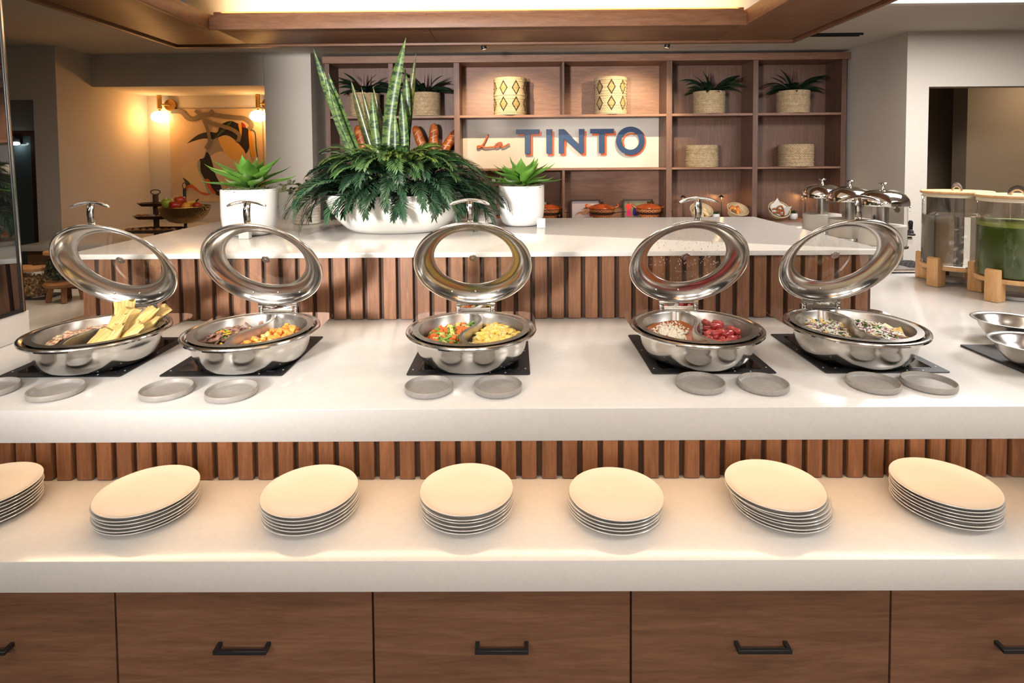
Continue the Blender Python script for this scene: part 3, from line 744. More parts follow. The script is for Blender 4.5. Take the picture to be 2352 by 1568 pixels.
# fourth dish: beans with crumbled cheese, red sausages
sauce = fmat('refried_bean_sauce', S(176,84,28), S(206,112,46), .25, 25); cheese = fmat('crumbled_cheese', S(238,224,196), S(250,242,224), .5, 80)
bed(-1, .078, sauce, 'bean_sauce', 3, 'orange brown bean sauce in the sausage chafing dish', 'sauce', .0008)
m = MB()
for _ in range(900):
    x, y = random.gauss(-.078, .034), random.gauss(-.012, .062)
    if not in_pan(x, y, -1, .020): continue
    r = random.uniform(.0018, .0046); z = .0795+random.uniform(0, .004)
    m.ell((x, y, z), (r*random.uniform(.8, 1.3), r*random.uniform(.8, 1.3), r*.8), 6, 4)
tag(m.build('cheese_crumbs', cheese, None, 60, loc=(CH[3][0], CH[3][1], HZ)), 'white crumbled cheese on the bean sauce', 'cheese', kind='stuff')
saus = fmat('red_sausage', S(150,38,40), S(196,82,76), .22, 30)
sm = MB().tube([(-.024,0,0),(-.0225,0,0),(-.018,.0005,0),(0,.002,0),(.018,.0005,0),(.0225,0,0),(.024,0,0)], [.003,.008,.0112,.0118,.0112,.008,.003], 12).mesh('sausage', saus, 60)
for lay, (n, z0) in enumerate(((20, .0635), (17, .079), (5, .093))):
    for x, y in pan_spots(1, n, .020+.012*lay, .0285):
        food('sausage', sm, 3, x, y, z0+random.uniform(-.001, .003), (random.uniform(-.2, .2), random.uniform(-.2, .2), random.uniform(0, 3.14)), 'short red sausage in the bean and sausage chafing dish', 'sausage', 'red sausages in the fourth dish')

# fifth dish: two tortilla dishes with cheese, onion and herbs
red_s = fmat('red_chile_sauce', S(176,60,20), S(214,92,40), .3, 30); green_s = fmat('green_salsa', S(150,130,60), S(190,170,90), .35, 30); herb = fmat('chopped_herb', S(40,84,24), S(86,128,50)); tort = fmat('corn_tortilla', S(214,170,90), S(236,204,132)); wht = fmat('white_cheese', S(232,222,206), S(250,246,236), .5, 80)
for side, mat, nm, lb, tl in ((-1, green_s, 'green_sauce', 'green sauce under the cheese in the rightmost chafing dish', 'left'), (1, red_s, 'red_sauce', 'red sauce under the cheese in the rightmost chafing dish', 'right')):
    bed(side, .070, mat, nm, 4, lb, 'sauce', .003)
    wedge = MB().prism([(0,0),(.040,-.022),(.045,0),(.040,.022)], 0, .0025, lambda x, y, z: (x-.022, y, z+.006*math.sin(x*60))).mesh('tortilla_piece', tort)
    for x, y in pan_spots(side, 16, .022, .034):
        food('tortilla_piece', wedge, 4, x, y, .074+random.uniform(0, .010), (random.uniform(-.5, .5), random.uniform(-.5, .5), random.uniform(0, 6.3)), f'folded tortilla piece in the {tl} pan of the rightmost dish', 'tortilla', f'tortilla pieces in the {tl} pan of the rightmost dish')
    for nm2, mt, n, (a, b) in (('cheese_shreds', wht, 260, (.010, .0024)), ('onion_shreds', onion, 60, (.015, .0016)), ('chopped_herbs', herb, 80, (.006, .0034))):
        m = MB()
        for _ in range(n):
            x, y = random.gauss(side*.082, .036), random.gauss(0, .075)
            if not in_pan(x, y, side, .016): continue
            a0 = random.uniform(0, 6.28); z = .082+random.uniform(0, .008); dx, dy = math.cos(a0)*a, math.sin(a0)*a
            m.tube([(x-dx, y-dy, z), (x+dy*.2, y-dx*.2, z+.003), (x+dx, y+dy, z+random.uniform(-.002, .003))], [b*.6, b, b*.6], 5)
        tag(m.build(nm2, mt, None, 60, loc=(CH[4][0], CH[4][1], HZ)), {'c': 'white cheese', 'o': 'purple onion', 'h': 'green herb'}[{'cheese_shreds':'c','onion_shreds':'o','chopped_herbs':'h'}[nm2]] + f' scattered over the {tl} pan of the rightmost dish', {'cheese_shreds':'cheese','onion_shreds':'onion','chopped_herbs':'herbs'}[nm2], kind='stuff')

# steel bowls on the slate at the right edge
M['steel_matte'] = vary('matte_steel', (.52,.49,.45), (.60,.57,.53), .26, 40, metal=1)
tag(MB().prism([(1.612,1.80),(2.02,1.80),(2.02,2.088),(1.80,2.091),(1.70,2.087),(1.612,2.09)], .951, .958).build('slate_board', M['slate'], bevel=.001, seg=1), 'black slate board at the right end of the counter', 'slate board')
bp = [(0,.002),(.045,0),(.052,.003),(.075,.018),(.095,.045),(.104,.068),(.112,.074),(.1225,.075),(.1235,.077),(.1215,.0785),(.111,.0765),(.1015,.070),(.092,.047),(.073,.021),(.05,.006),(0,.005)]
for x, y, z, l, c in ((1.682, 1.870, .9585, 'front steel bowl on the slate board at the right edge', red_s), (1.850, 2.155, .951, 'rear steel bowl on the slate board at the right edge', green_s)):
    t = thing('mixing_bowl', l, 'bowl', (x, y, z), group='steel bowls at the right edge')
    MB().lathe(bp, 56).build('shell', M['steel_matte'], t, 50)
    o = MB().lathe([(0,.034),(.06,.033),(.083,.030)], 32).build('salsa', c, None, 60, loc=(x, y, z)); tag(o, 'salsa in the ' + l.split(' on ')[0], 'salsa', kind='stuff')
# ------------------------------------------------------------------ plants
def leafmat(name, c1, c2, rough=.35, scale=9, stretch=(1,1,1), tone=.35, hue=.0):
    t = NT(name).set(Roughness=rough)
    f = t.noise(t.coords(stretch), scale, 4)
    col = t.ramp(f, [(.3, c1), (.7, c2)])
    oi = t.n('ShaderNodeObjectInfo'); mr = t.n('ShaderNodeMapRange'); mr.inputs['To Min'].default_value = 1-tone; mr.inputs['To Max'].default_value = 1+tone
    t.l(oi.outputs['Random'], mr.inputs['Value'])
    hs = t.n('ShaderNodeHueSaturation'); t.l(mr.outputs[0], hs.inputs['Value']); t.l(col, hs.inputs['Color'])
    t.l(hs.outputs[0], t.b.inputs['Base Color']); return t.m
def leaf_mesh(name, L, W, a0, a1, mat, n=10, fold=.25, peak=.4, curl=0, thick=0, pw=1.0):
    """a leaf along +X that leaves the base at elevation a0 and ends at a1 (degrees)"""
    x = z = 0; v = []; f = []
    for i in range(n+1):
        s = i/n; a = R(a0+(a1-a0)*s + curl*max(0, s-.75)*4)
        if i: x += L/n*math.cos(a); z += L/n*math.sin(a)
        w = W*((s/peak)**.6 if s < peak else max(0, 1-((s-peak)/(1-peak))**1.6)**pw)*.5 + .0012*(1-s)
        nx, nz = -math.sin(a), math.cos(a); d = w*fold
        v += [(x+nx*d, -w, z+nz*d), (x+nx*d*.25, -w*.5, z+nz*d*.25), (x, 0, z-.0), (x+nx*d*.25, w*.5, z+nz*d*.25), (x+nx*d, w, z+nz*d)]
    for i in range(n):
        for k in range(4): f.append((5*i+k, 5*i+k+1, 5*i+k+6, 5*i+k+5))
    return MB().add(v, f).mesh(name, mat, 80)
def frond_mesh(L, a0, a1, mat, pairs=30, ll=.095, name='frond', seed=0, w=.0118):
    rnd = random.Random(seed); m = MB(); x = z = 0; pts = []; n = 16
    for i in range(n+1):
        s = i/n; a = R(a0+(a1-a0)*s**1.2)
        if i: x += L/n*math.cos(a); z += L/n*math.sin(a)
        pts.append((Vector((x, 0, z)), a))
    m.tube([p for p, a in pts], [.0035*(1-.7*i/n) for i in range(n+1)], 5)
    for k in range(pairs):
        s = .06+.94*k/pairs; i = min(int(s*n), n-1); fr = s*n-i
        p = pts[i][0].lerp(pts[i+1][0], fr); a = pts[i][1]
        l = ll*(.50+.62*math.sin(PI*min(1, s*1.0)**.75))*rnd.uniform(.85, 1.1)
        T_ = Vector((math.cos(a), 0, math.sin(a))); N_ = Vector((-math.sin(a), 0, math.cos(a)))
        for sd in (-1, 1):
            ang = R(58-36*s+rnd.uniform(-6, 6)); dr = T_*math.cos(ang) + Vector((0, sd, 0))*math.sin(ang)
            up = N_*(.30+rnd.uniform(-.12, .12)); d0 = (dr+up*.6).normalized(); d1 = (dr-up*.5).normalized()
            q = d0.cross(N_).normalized()*w*.5
            b0 = p; b1 = p+d0*l*.4; b2 = b1+d1*l*.35; b3 = b2+(d1-N_*.15).normalized()*l*.25
            m.add([b0-q*.6, b0+q*.6, b1+q, b1-q, b2+q*.75, b2-q*.75, b3], [(0,1,2,3), (3,2,4,5), (5,4,6)])
    return m.mesh(name, mat, 70)
G_dark = leafmat('dark_cycad_leaf', (.013,.040,.020), (.036,.084,.040), .32)
G_mid = leafmat('mid_cycad_leaf', (.036,.088,.026), (.075,.15,.045), .36)
G_lite = leafmat('light_cycad_leaf', (.10,.165,.028), (.20,.28,.06), .42)
# boat shaped bowl with cycad fronds and snake plant
BX, BY, BZ = -.665, 3.20, 1.2455
t = thing('planter_bowl', 'wide cream bowl planted with dark cycad fronds and a tall snake plant', 'potted plant', (BX, BY, BZ))
MB().lathe([(0,0),(.20,0),(.235,.004),(.275,.025),(.32,.065),(.36,.120),(.385,.175),(.392,.205),(.388,.208),(.380,.200),(.355,.15),(.0,.145)], 72, sy=.62).build('bowl', M['cream_gloss'], t, 50)
MB().lathe([(.372,.185),(.2,.20),(0,.205)], 32, sy=.6).build('soil', plain('dark_soil', (.02,.015,.01), .9), t, 60)
fr = {'d': [frond_mesh(.44, 34, -66, G_dark, seed=1), frond_mesh(.40, 24, -58, G_dark, seed=2), frond_mesh(.38, 14, -74, G_dark, seed=3)],
      'm': [frond_mesh(.36, 50, -48, G_mid, seed=4), frond_mesh(.33, 44, -40, G_mid, seed=5), frond_mesh(.36, 40, -50, G_dark, seed=8)],
      'l': [frond_mesh(.22, 66, -15, G_lite, seed=6, ll=.060, w=.009), frond_mesh(.24, 56, -25, G_lite, seed=7, ll=.065, w=.009), frond_mesh(.26, 60, -20, G_mid, seed=9, ll=.07, w=.010)]}
def fronds(kind, n, rx, z, da=0, sc=(.85, 1.1), fs=.80):
    for i in range(n):
        a = 2*PI*i/n+da+random.uniform(-.14, .14)
        s = random.uniform(*sc); ca, sa = math.cos(a), math.sin(a)
        k = fs+(1-fs)*abs(ca)
        put('frond', random.choice(fr[kind]), t, (rx*ca, rx*.5*sa, z+random.uniform(-.015, .02)), (random.uniform(-.3, .3), random.uniform(-.12, .14), a), s*k)
fronds('d', 30, .27, .200, .1, (.85, 1.05), .58); fronds('d', 28, .24, .235, .3, (.9, 1.1), .66); fronds('d', 26, .17, .270, .0, (.85, 1.05), .76)
fronds('m', 26, .19, .300, .2, (.8, 1.0)); fronds('m', 22, .12, .335, .0, (.8, 1.0)); fronds('m', 16, .06, .365, .2, (.75, .95)); fronds('l', 18, .19, .345, .1, (.75, 1.05)); fronds('l', 16, .09, .385, .5, (.8, 1.0)); fronds('l', 10, .16, .37, .3, (.8, 1.0))
sn = NT('snake_plant_leaf').set(Roughness=.42)
_v = sn.coords((7, 7, 17)); _f = sn.noise(_v, 2.0, 7, .75, 1.0)
sn.l(sn.ramp(_f, [(.42, S(24,44,28)), (.48, S(38,64,34)), (.51, S(76,98,48)), (.75, S(98,118,62))]), sn.b.inputs['Base Color']); sn = sn.m
sn2 = NT('snake_plant_leaf_olive').set(Roughness=.35)
_v = sn2.coords((7, 7, 26)); _f = sn2.noise(_v, 1.6, 5, .65, 1.2)
sn2.l(sn2.ramp(_f, [(.42, S(36,44,22)), (.5, S(62,66,28)), (.7, S(92,90,42))]), sn2.b.inputs['Base Color']); sn2 = sn2.m
def snake(bx, by, tx, tz, w, bow=0, yaw=0, mat=sn, ty=None, tip=.12):
    n = 16; v = []; f = []; base = Vector((bx, by, .22)); end = Vector((tx, ty if ty is not None else by, tz-BZ)); ax = (end-base)
    for i in range(n+1):
        s = i/n; p = base+ax*s+Vector((bow*math.sin(PI*s), 0, 0))
        ww = w*(.62+.38*math.sin(PI*min(1, s*.9+.05)))*(1 if s < .72 else max(0.02, (1-((s-.72)/.28)**1.7)))*.5
        c, q = math.cos(yaw), math.sin(yaw)
        for u in (-1, -.55, 0, .55, 1):
            d = ww*.55*(u*u); v.append((p.x+u*ww*c + d*q, p.y+u*ww*q - d*c, p.z))
    for i in range(n):
        for k in range(4): f.append((5*i+k, 5*i+k+1, 5*i+k+6, 5*i+k+5))
    f2 = []; m = MB().add(v, f)
    me = m.mesh('snake_leaf', mat, 80); return put('snake_leaf', me, t)
for a in [(-.105, -.02, -.435, 2.253, .050, -.03, .25), (-.085, -.05, -.345, 2.115, .060, -.03, .1), (-.120, -.06, -.365, 2.12, .056, -.02, -.15),
          (-.035, -.05, .078, 2.30, .066, -.035, .1), (.030, .02, .118, 2.225, .050, .0, -.3, sn2), (.040, -.01, .062, 2.155, .048, .012, .3), (-.055, -.03, -.118, 2.010, .046, -.01, .1),
          (.055, -.05, .048, 2.005, .052, .012, -.1), (-.07, .06, -.255, 2.09, .045, -.01, .2, sn2), (-.04, .07, -.20, 2.05, .045, 0, -.2, sn2), (-.02, .05, -.13, 2.055, .04, 0, .2, sn2), (.01, -.07, .016, 1.90, .05, 0, 0),
          (-.02, .06, -.05, 1.86, .045, 0, .3, sn2)]:
    snake(*a)

# agave pots
ag = leafmat('agave_leaf', S(62,104,34), S(104,150,58), .38, 6, tone=.18)
agm = [leaf_mesh('leaf', .225, .086, 50, 26, ag, 14, .4, .40, 20, pw=1.35), leaf_mesh('leaf', .255, .084, 32, 14, ag, 14, .4, .38, 25, pw=1.35), leaf_mesh('leaf', .265, .074, 12, 4, ag, 14, .4, .40, 25, pw=1.3), leaf_mesh('leaf', .175, .085, 74, 62, ag, 14, .4, .42, 25, pw=1.4), leaf_mesh('leaf', .095, .06, 28, 5, ag, 10, -.3, .55, 0)]
moss = NT('spanish_moss').set(Base_Color=S(86,92,58), Roughness=.9).m
def agave(x, y, r, h, label, seed):
    rnd = random.Random(seed)
    p = thing('agave_pot', label, 'potted plant', (x, y, 1.2455), group='white pots with agaves')
    MB().lathe([(0,0),(r*.62,0),(r*.74,.004),(r*.88,.022),(r*.96,.055),(r,.105),(r*1.0,h-.006),(r*.985,h),(r*.945,h),(r*.94,h-.006),(r*.93,h-.05),(0,h-.05)], 64).build('pot', M['white_gloss'], p, 45)
    m = MB()
    for i in range(150):
        a, q = rnd.uniform(0, 6.28), r*.92*math.sqrt(rnd.random()); c = Vector((q*math.cos(a), q*math.sin(a), h-.012+rnd.uniform(0, .018)))
        b = rnd.uniform(0, 6.28)
        pts = [c+Vector((math.cos(b+j*.9)*.012*j, math.sin(b+j*.9)*.012*j, .006*math.sin(j*2+b))) for j in range(4)]
        m.tube(pts, .0011, 4)
    o = m.build('moss', moss, p); o['kind'] = 'stuff'
    MB().lathe([(r*.93,h-.03),(r*.5,h-.008),(0,h-.004)], 24).build('moss_bed', plain('moss_bed', (.045,.045,.02), .9), p, 60)
    for ring, (n, mi, z) in enumerate(((7, 2, .008), (7, 1, .012), (6, 0, .016), (4, 3, .02), (2, 4, .012))):
        for i in range(n):
            a = 2*PI*i/n+ring*.5+rnd.uniform(-.2, .2)
            if mi == 4: a = -PI/2+(i-.5)*.7+.3
            put('leaf', agm[mi], p, (.02*math.cos(a), .02*math.sin(a), h-.008+z), (0, rnd.uniform(-.12, .10), a), rnd.uniform(.86, 1.06)*r/.142)
agave(-1.435, 3.11, .146, .246, 'white pot with a green agave at the left of the island', 3)
agave(.033, 3.45, .136, .236, 'white pot with a green agave in front of the sign', 9)
# small price blocks and pots behind the planting
tag(MB().box(-1.412, -1.360, 2.92, 2.958, 1.2455, 1.300).build('table_card', M['white_gloss'], bevel=.002), 'small blank white block in front of the left agave pot', 'card block')
tag(MB().box(.118, .166, 3.29, 3.312, 1.2455, 1.300).build('table_card', M['white_gloss'], bevel=.002), 'small blank white block by the right agave pot', 'card block')
euca = leafmat('dusty_leaf', S(70,84,56), S(112,122,84), .6, 6, tone=.25)
em = leaf_mesh('leaf', .035, .024, 30, 0, euca, 4, .2, .5)
ribbed = vary('cream_ribbed_ceramic', (.60,.545,.47), (.68,.62,.54), .4, 30)
def dusty(x, y, r, h, label, seed):
    rnd = random.Random(seed); p = thing('leafy_pot', label, 'potted plant', (x, y, 1.2455), group='small cream pots behind the bowl')
    pr = [(0,0),(r*.9,0)]
    for i in range(9):
        z0 = h*i/9; pr += [(r, z0+.002), (r*1.015, z0+h/18), (r, z0+h/9-.002), (r*.985, z0+h/9)]
    pr += [(r*.95, h), (r*.93, h-.02), (0, h-.02)]
    MB().lathe(pr, 40).build('pot', ribbed, p, 60)
    for i in range(16):
        a = 2*PI*i/16+rnd.uniform(-.2, .2); el = rnd.uniform(.2, 1.1); L = rnd.uniform(.12, .19)
        pts = spline([(0, 0, h-.02), (math.cos(a)*L*.5*math.cos(el), math.sin(a)*L*.5*math.cos(el), h+L*.55*math.sin(el)), (math.cos(a)*L, math.sin(a)*L, h+L*.7*math.sin(el)-.02)], 4)
        s = MB().tube(pts, .0018, 4).build('stem', euca, p)
        for k in range(8):
            q = pts[1+k % (len(pts)-1)]; put('leaf', em, s, q, (rnd.uniform(-.6, .6), rnd.uniform(-.9, .5), rnd.uniform(0, 6.3)), rnd.uniform(.8, 1.3))
dusty(-.205, 3.62, .082, .165, 'small ribbed cream pot of grey green foliage beside the bowl', 5)
dusty(-1.315, 3.62, .082, .165, 'small ribbed cream pot of grey green foliage behind the left agave', 6)

# ------------------------------------------------------------------ baskets on the shelves
def straw(name, c1, c2, dia=False):
    t = NT(name).set(Roughness=.75)
    tc = t.n('ShaderNodeTexCoord'); sp_ = t.n('ShaderNodeSeparateXYZ'); t.l(tc.outputs['Object'], sp_.inputs[0])
    at = t.n('ShaderNodeMath', operation='ARCTAN2'); t.l(sp_.outputs['Y'], at.inputs[0]); t.l(sp_.outputs['X'], at.inputs[1])
    def mth(op, a, b=None):
        x = t.n('ShaderNodeMath', operation=op)
        for i, q in enumerate((a, b)):
            if q is None: continue
            if isinstance(q, (int, float)): x.inputs[i].default_value = q
            else: t.l(q, x.inputs[i])
        return x.outputs[0]
    row = mth('MULTIPLY', sp_.outputs['Z'], 1/.0118)
    par = mth('MULTIPLY', mth('FLOOR', row), .5)
    st = mth('FRACT', mth('ADD', mth('MULTIPLY', at.outputs[0], 46/(2*PI)), par))
    rowf = mth('FRACT', row)
    gap = mth('MULTIPLY', mth('LESS_THAN', st, .34), mth('LESS_THAN', rowf, .42))
    nz = t.noise(t.coords((1,1,1)), 40, 3)
    base = t.ramp(nz, [(.3, c1), (.7, c2)])
    mx = t.n('ShaderNodeMix', data_type='RGBA'); t.l(gap, mx.inputs[0]); t.l(base, mx.inputs[6]); mx.inputs[7].default_value = (*[c*.42 for c in c1], 1)
    col = mx.outputs[2]
    if dia:
        # two rows of diamonds woven round the basket
        u = mth('SUBTRACT', mth('FRACT', mth('ADD', mth('MULTIPLY', at.outputs[0], 8/(2*PI)), .22)), .5)
        w = mth('SUBTRACT', mth('FRACT', mth('DIVIDE', mth('SUBTRACT', sp_.outputs['Z'], .030), .160)), .5)
        d = mth('ADD', mth('MULTIPLY', mth('ABSOLUTE', u), 2.9), mth('MULTIPLY', mth('ABSOLUTE', w), 2.1))
        zin = mth('MULTIPLY', mth('GREATER_THAN', sp_.outputs['Z'], .030), mth('LESS_THAN', sp_.outputs['Z'], .350))
        edge = mth('MULTIPLY', mth('MULTIPLY', mth('LESS_THAN', d, 1.0), mth('GREATER_THAN', d, .72)), zin)
        fill = mth('MULTIPLY', mth('LESS_THAN', d, .73), zin)
        m2 = t.n('ShaderNodeMix', data_type='RGBA'); t.l(fill, m2.inputs[0]); t.l(col, m2.inputs[6]); m2.inputs[7].default_value = (.36,.255,.105, 1)
        m3 = t.n('ShaderNodeMix', data_type='RGBA'); t.l(edge, m3.inputs[0]); t.l(m2.outputs[2], m3.inputs[6]); m3.inputs[7].default_value = (.028,.020,.014, 1)
        col = m3.outputs[2]
    t.l(col, t.b.inputs['Base Color']); return t.m
STR = straw('woven_straw', (.40,.28,.155), (.60,.455,.28)); STD = straw('woven_straw_diamonds', (.48,.35,.20), (.62,.48,.30), True)
def coil(r, h, wob=0, seed=0, n=48):
    rows = int(h/.0118); pr = [(0, 0.002), (r*.96, 0.0)]
    rnd = random.Random(seed)
    for i in range(rows):
        z = i*h/rows; k = r*(1+rnd.uniform(-wob, wob))
        pr += [(k-.003, z+.0005), (k+.0015, z+.004), (k+.0015, z+.008), (k-.003, z+h/rows-.0005)]
    pr += [(r-.012, h), (r-.016, h*.8), (0, h*.8)]
    return MB().lathe(pr, n)
cord = leafmat('cordyline_leaf', (.006,.020,.010), (.020,.046,.020), .4, tone=.4)
cred = plain('dark_red_shoot', (.06,.010,.012), .4)
cm = [leaf_mesh('leaf', .38, .072, 62, -22, cord, 10, .2, .5), leaf_mesh('leaf', .33, .074, 38, -28, cord, 10, .2, .5), leaf_mesh('leaf', .36, .068, 64, 22, cord, 10, .2, .5)]
for x, z, rr, l, sd, dz in ((-1.52, 2.0685, .155, 'straw basket with a dark leafy plant, behind the snake plant', 1, .235), (-.905, 2.0685, .155, 'straw basket with a dark leafy plant, right of the snake plant', 2, .235),
                    (1.955, 2.0685, .160, 'straw basket with a dark leafy plant, in the bay right of the sign', 3, .225), (2.80, 2.0685, .160, 'straw basket with a dark leafy plant, in the rightmost bay', 4, .225)):
    rnd = random.Random(sd); p = thing('basket_plant', l, 'potted plant', (x, 5.885, z), rnd.uniform(0, 1), group='dark plants in straw baskets')
    coil(rr*.97, dz, .012, sd).build('basket', STR, p, 70)
    p.rotation_euler.z = 0
    for i in range(26):
        sd_ = 0 if i % 2 else PI
        a = sd_+random.Random(sd*50+i).uniform(-.55, .55) if i < 18 else -PI/2+rnd.uniform(-.9, .9)
        sc = rnd.uniform(.85, 1.1)*(1.0 if i < 18 else .7)
        if i < 18 and math.sin(a) > .3: sc *= .75
        put('leaf', cm[i % 3] if i < 18 else cm[rnd.choice((0, 1))], p, (.02*math.cos(a), .02*math.sin(a), dz-.015), ((.55 if math.cos(a) > 0 else -.55) + rnd.uniform(-.25, .25) if i < 18 else rnd.uniform(-.3, .3), rnd.uniform(-.12, .12), a), sc*.92)
    for k in (-1, 1): put('shoot', leaf_mesh('shoot', .19, .014, 86, 80, cred, 6), p, (.015*k, 0, dz+.02), (0, 0, 1.2*k))
for x, r, l, sd in ((-.052, .166, 'straw basket with black diamonds, left one over the sign', 11), (.965, .163, 'straw basket with black diamonds, right one over the sign', 12)):
    tag(coil(r, .375, .022, sd).build('diamond_basket', STD, None, 70, loc=(x, 5.90, 2.0685), rot=(0, 0, sd*.3)), l, 'basket', 'diamond baskets over the sign')
for x, l, sd in ((1.889, 'plain straw basket on the middle shelf, left of two', 21), (2.84, 'plain straw basket on the middle shelf, right of two', 22)):
    tag(coil(.158 if sd == 21 else .165, .222, .02, sd).build('straw_basket', STR, None, 70, loc=(x, 5.895, 1.5365), rot=(0, 0, sd)), l, 'basket', 'plain straw baskets on the middle shelf')

# bread loaves standing in baskets, left bays
crust = NT('bread_crust').set(Roughness=.35)
_f = crust.noise(crust.coords((6, 6, 9)), 2.2, 4)
crust.l(crust.ramp(_f, [(.3, S(128,58,22)), (.55, S(176,92,40)), (.78, S(206,140,84))]), crust.b.inputs['Base Color']); crust = crust.m
slash = plain('pale_bread_slash', S(216,166,110), .6)
lm = MB().lathe([(0,0),(.03,.006),(.044,.04),(.048,.10),(.049,.20),(.046,.28),(.034,.325),(.018,.343),(0,.348)], 20, sy=.85).mesh('loaf', crust, 60)
slm = MB().tube(spline([(-.034,-.026,0),(-.012,-.041,.012),(.016,-.040,.026),(.036,-.024,.036)], 4), [.001,.003,.0042,.005,.005,.005,.005,.005,.005,.005,.004,.003,.001], 6).mesh('crust_slash', slash, 60)
for x, lab0, specs in ((-.86, 'right of the snake plant', (('left leaning', -.10, -.36), ('upright', -.015, .05), ('right leaning', .07, .62))), (-1.50, 'behind the snake plant', (('left leaning', -.06, -.28), ('upright', .02, .10)))):
    tag(coil(.125, .12, .015, 31).build('bread_basket', STR, None, 70, loc=(x+.03, 5.885, 1.5365)), f'low straw bread basket {lab0}', 'basket')
    for nm, dx, tl in specs:
        b = thing('bread_loaf', f'{nm} crusty bread loaf in the basket {lab0}', 'bread', (x+.03+dx*.7, 5.87, 1.5365+.115), group='crusty loaves in the left bays')
        b.rotation_euler = (-.05, tl, 0)
        put('loaf', lm, b)
        for k in range(4): put('crust_slash', slm, b, (0, 0, .07+.06*k), (0, 0, 0))
# ------------------------------------------------------------------ things on the base board of the shelving
BBZ = 1.0
def mnode_pattern(name, base1, base2, dot, n, z0, z1):
    t = NT(name).set(Roughness=.3)
    tc = t.n('ShaderNodeTexCoord'); sp_ = t.n('ShaderNodeSeparateXYZ'); t.l(tc.outputs['Object'], sp_.inputs[0])
    at = t.n('ShaderNodeMath', operation='ARCTAN2'); t.l(sp_.outputs['Y'], at.inputs[0]); t.l(sp_.outputs['X'], at.inputs[1])
    def mth(op, a, b=None):
        x = t.n('ShaderNodeMath', operation=op)
        for i, q in enumerate((a, b)):
            if q is None: continue
            if isinstance(q, (int, float)): x.inputs[i].default_value = q
            else: t.l(q, x.inputs[i])
        return x.outputs[0]
    u = mth('MULTIPLY', mth('SUBTRACT', mth('FRACT', mth('MULTIPLY', at.outputs[0], n/(2*PI))), .5), 2)
    w = mth('MULTIPLY', mth('SUBTRACT', sp_.outputs['Z'], (z0+z1)/2), 2/(z1-z0))
    d = mth('ADD', mth('MULTIPLY', u, u), mth('MULTIPLY', w, w))
    ring = mth('MULTIPLY', mth('LESS_THAN', d, .85), mth('GREATER_THAN', d, .28))
    nz = t.noise(t.coords(), 14, 4); base = t.ramp(nz, [(.35, base1), (.65, base2)])
    mx = t.n('ShaderNodeMix', data_type='RGBA'); t.l(ring, mx.inputs[0]); t.l(base, mx.inputs[6]); mx.inputs[7].default_value = (*dot, 1)
    t.l(mx.outputs[2], t.b.inputs['Base Color']); return t.m
clay1, clay2, cdot = S(122,52,22), S(166,78,36), S(196,146,96)
claym = mnode_pattern('painted_clay_pot', clay1, clay2, cdot, 20, .088, .118); clayb = mnode_pattern('painted_clay_brazier', clay1, clay2, cdot, 13, .035, .062); clayp = vary('plain_glazed_clay', clay1, clay2, .25, 14)
iron = plain('black_iron_pan', (.012,.010,.009), .5); cdark = plain('dark_clay_handle', (.05,.022,.012), .4)
for x, l in ((-.16, 'painted clay casserole on a brazier behind the cream pot'), (.325, 'painted clay casserole on a brazier next to the right agave pot'), (.872, 'painted clay casserole on a brazier in front of the pottery photograph'), (1.345, 'painted clay casserole on a brazier in front of the dancers photograph')):
    t = thing('clay_casserole', l, 'clay pot', (x, 5.865, BBZ), group='painted clay casseroles on braziers')
    MB().lathe([(0,0),(.075,0),(.08,.006),(.085,.03),(.105,.062),(.112,.068),(.10,.068),(0,.066)], 40).build('brazier', clayb, t, 45)
    sk = MB().lathe([(0,.070),(.115,.070),(.128,.078),(.130,.084),(.126,.084),(.114,.075),(0,.075)], 40).build('skillet', iron, t, 45)
    MB().tube(spline([(.125,-.02,.080),(.17,-.03,.088),(.215,-.04,.094),(.235,-.045,.090)], 3), .008, 8, flat=.5).build('skillet_handle', iron, sk, 50)
    MB().lathe([(0,.077),(.10,.078),(.118,.088),(.126,.105),(.129,.122),(.135,.128),(.132,.131),(.12,.128),(0,.125)], 48).build('pot', claym, t, 45)
    ld = MB().lathe([(.138,.129),(.136,.134),(.115,.148),(.07,.164),(.02,.172),(0,.172)], 48).build('lid', clayp, t, 50)
    MB().lathe([(0,.172),(.014,.172),(.016,.180),(.020,.188),(.014,.194),(0,.195)], 16).build('lid_knob', cdark, ld, 50)
    for s in (-1, 1): MB().tube(spline([(s*.125,-.02,.128),(s*.155,-.01,.140),(s*.165,.0,.156),(s*.150,.012,.165)], 4), [.009]*13, 8).build('ear_handle', clayp, t, 50)
# photographs in dark frames
def frame(x, w, h, label):
    t = thing('photo_frame', label, 'picture frame', (x, 5.99, BBZ)); t.rotation_euler = (R(-8), 0, 0)
    for b in ((-w/2, w/2, h-.014, h), (-w/2, w/2, 0, .014), (-w/2, -w/2+.014, .014, h-.014), (w/2-.014, w/2, .014, h-.014)):
        MB().box(b[0], b[1], -.012, .004, b[2], b[3]).build('frame_bar', M['corr_dark'], t)
    return t
def flat(t, poly, mat, y, name, sm=True):
    p = smoothpoly(poly, 4) if sm else poly
    return MB().prism(p, y, y+.0006, lambda x, z, yy: (x, yy, z)).build(name, mat, t)
def rect(a, b, c, d): return [(a, c), (b, c), (b, d), (a, d)]
t = frame(.722, .31, .205, 'framed photograph of clay pottery and a red fruit')
flat(t, rect(-.14,.14,.015,.19), plain('photo_lilac', S(176,164,172), .3), -.004, 'print', False)
flat(t, [(-.12,.03),(-.09,.05),(-.06,.06),(-.02,.045),(.03,.06),(.05,.09),(.02,.10),(-.03,.085),(-.08,.075)], plain('photo_pottery', S(150,108,82), .3), -.0048, 'print_pottery')
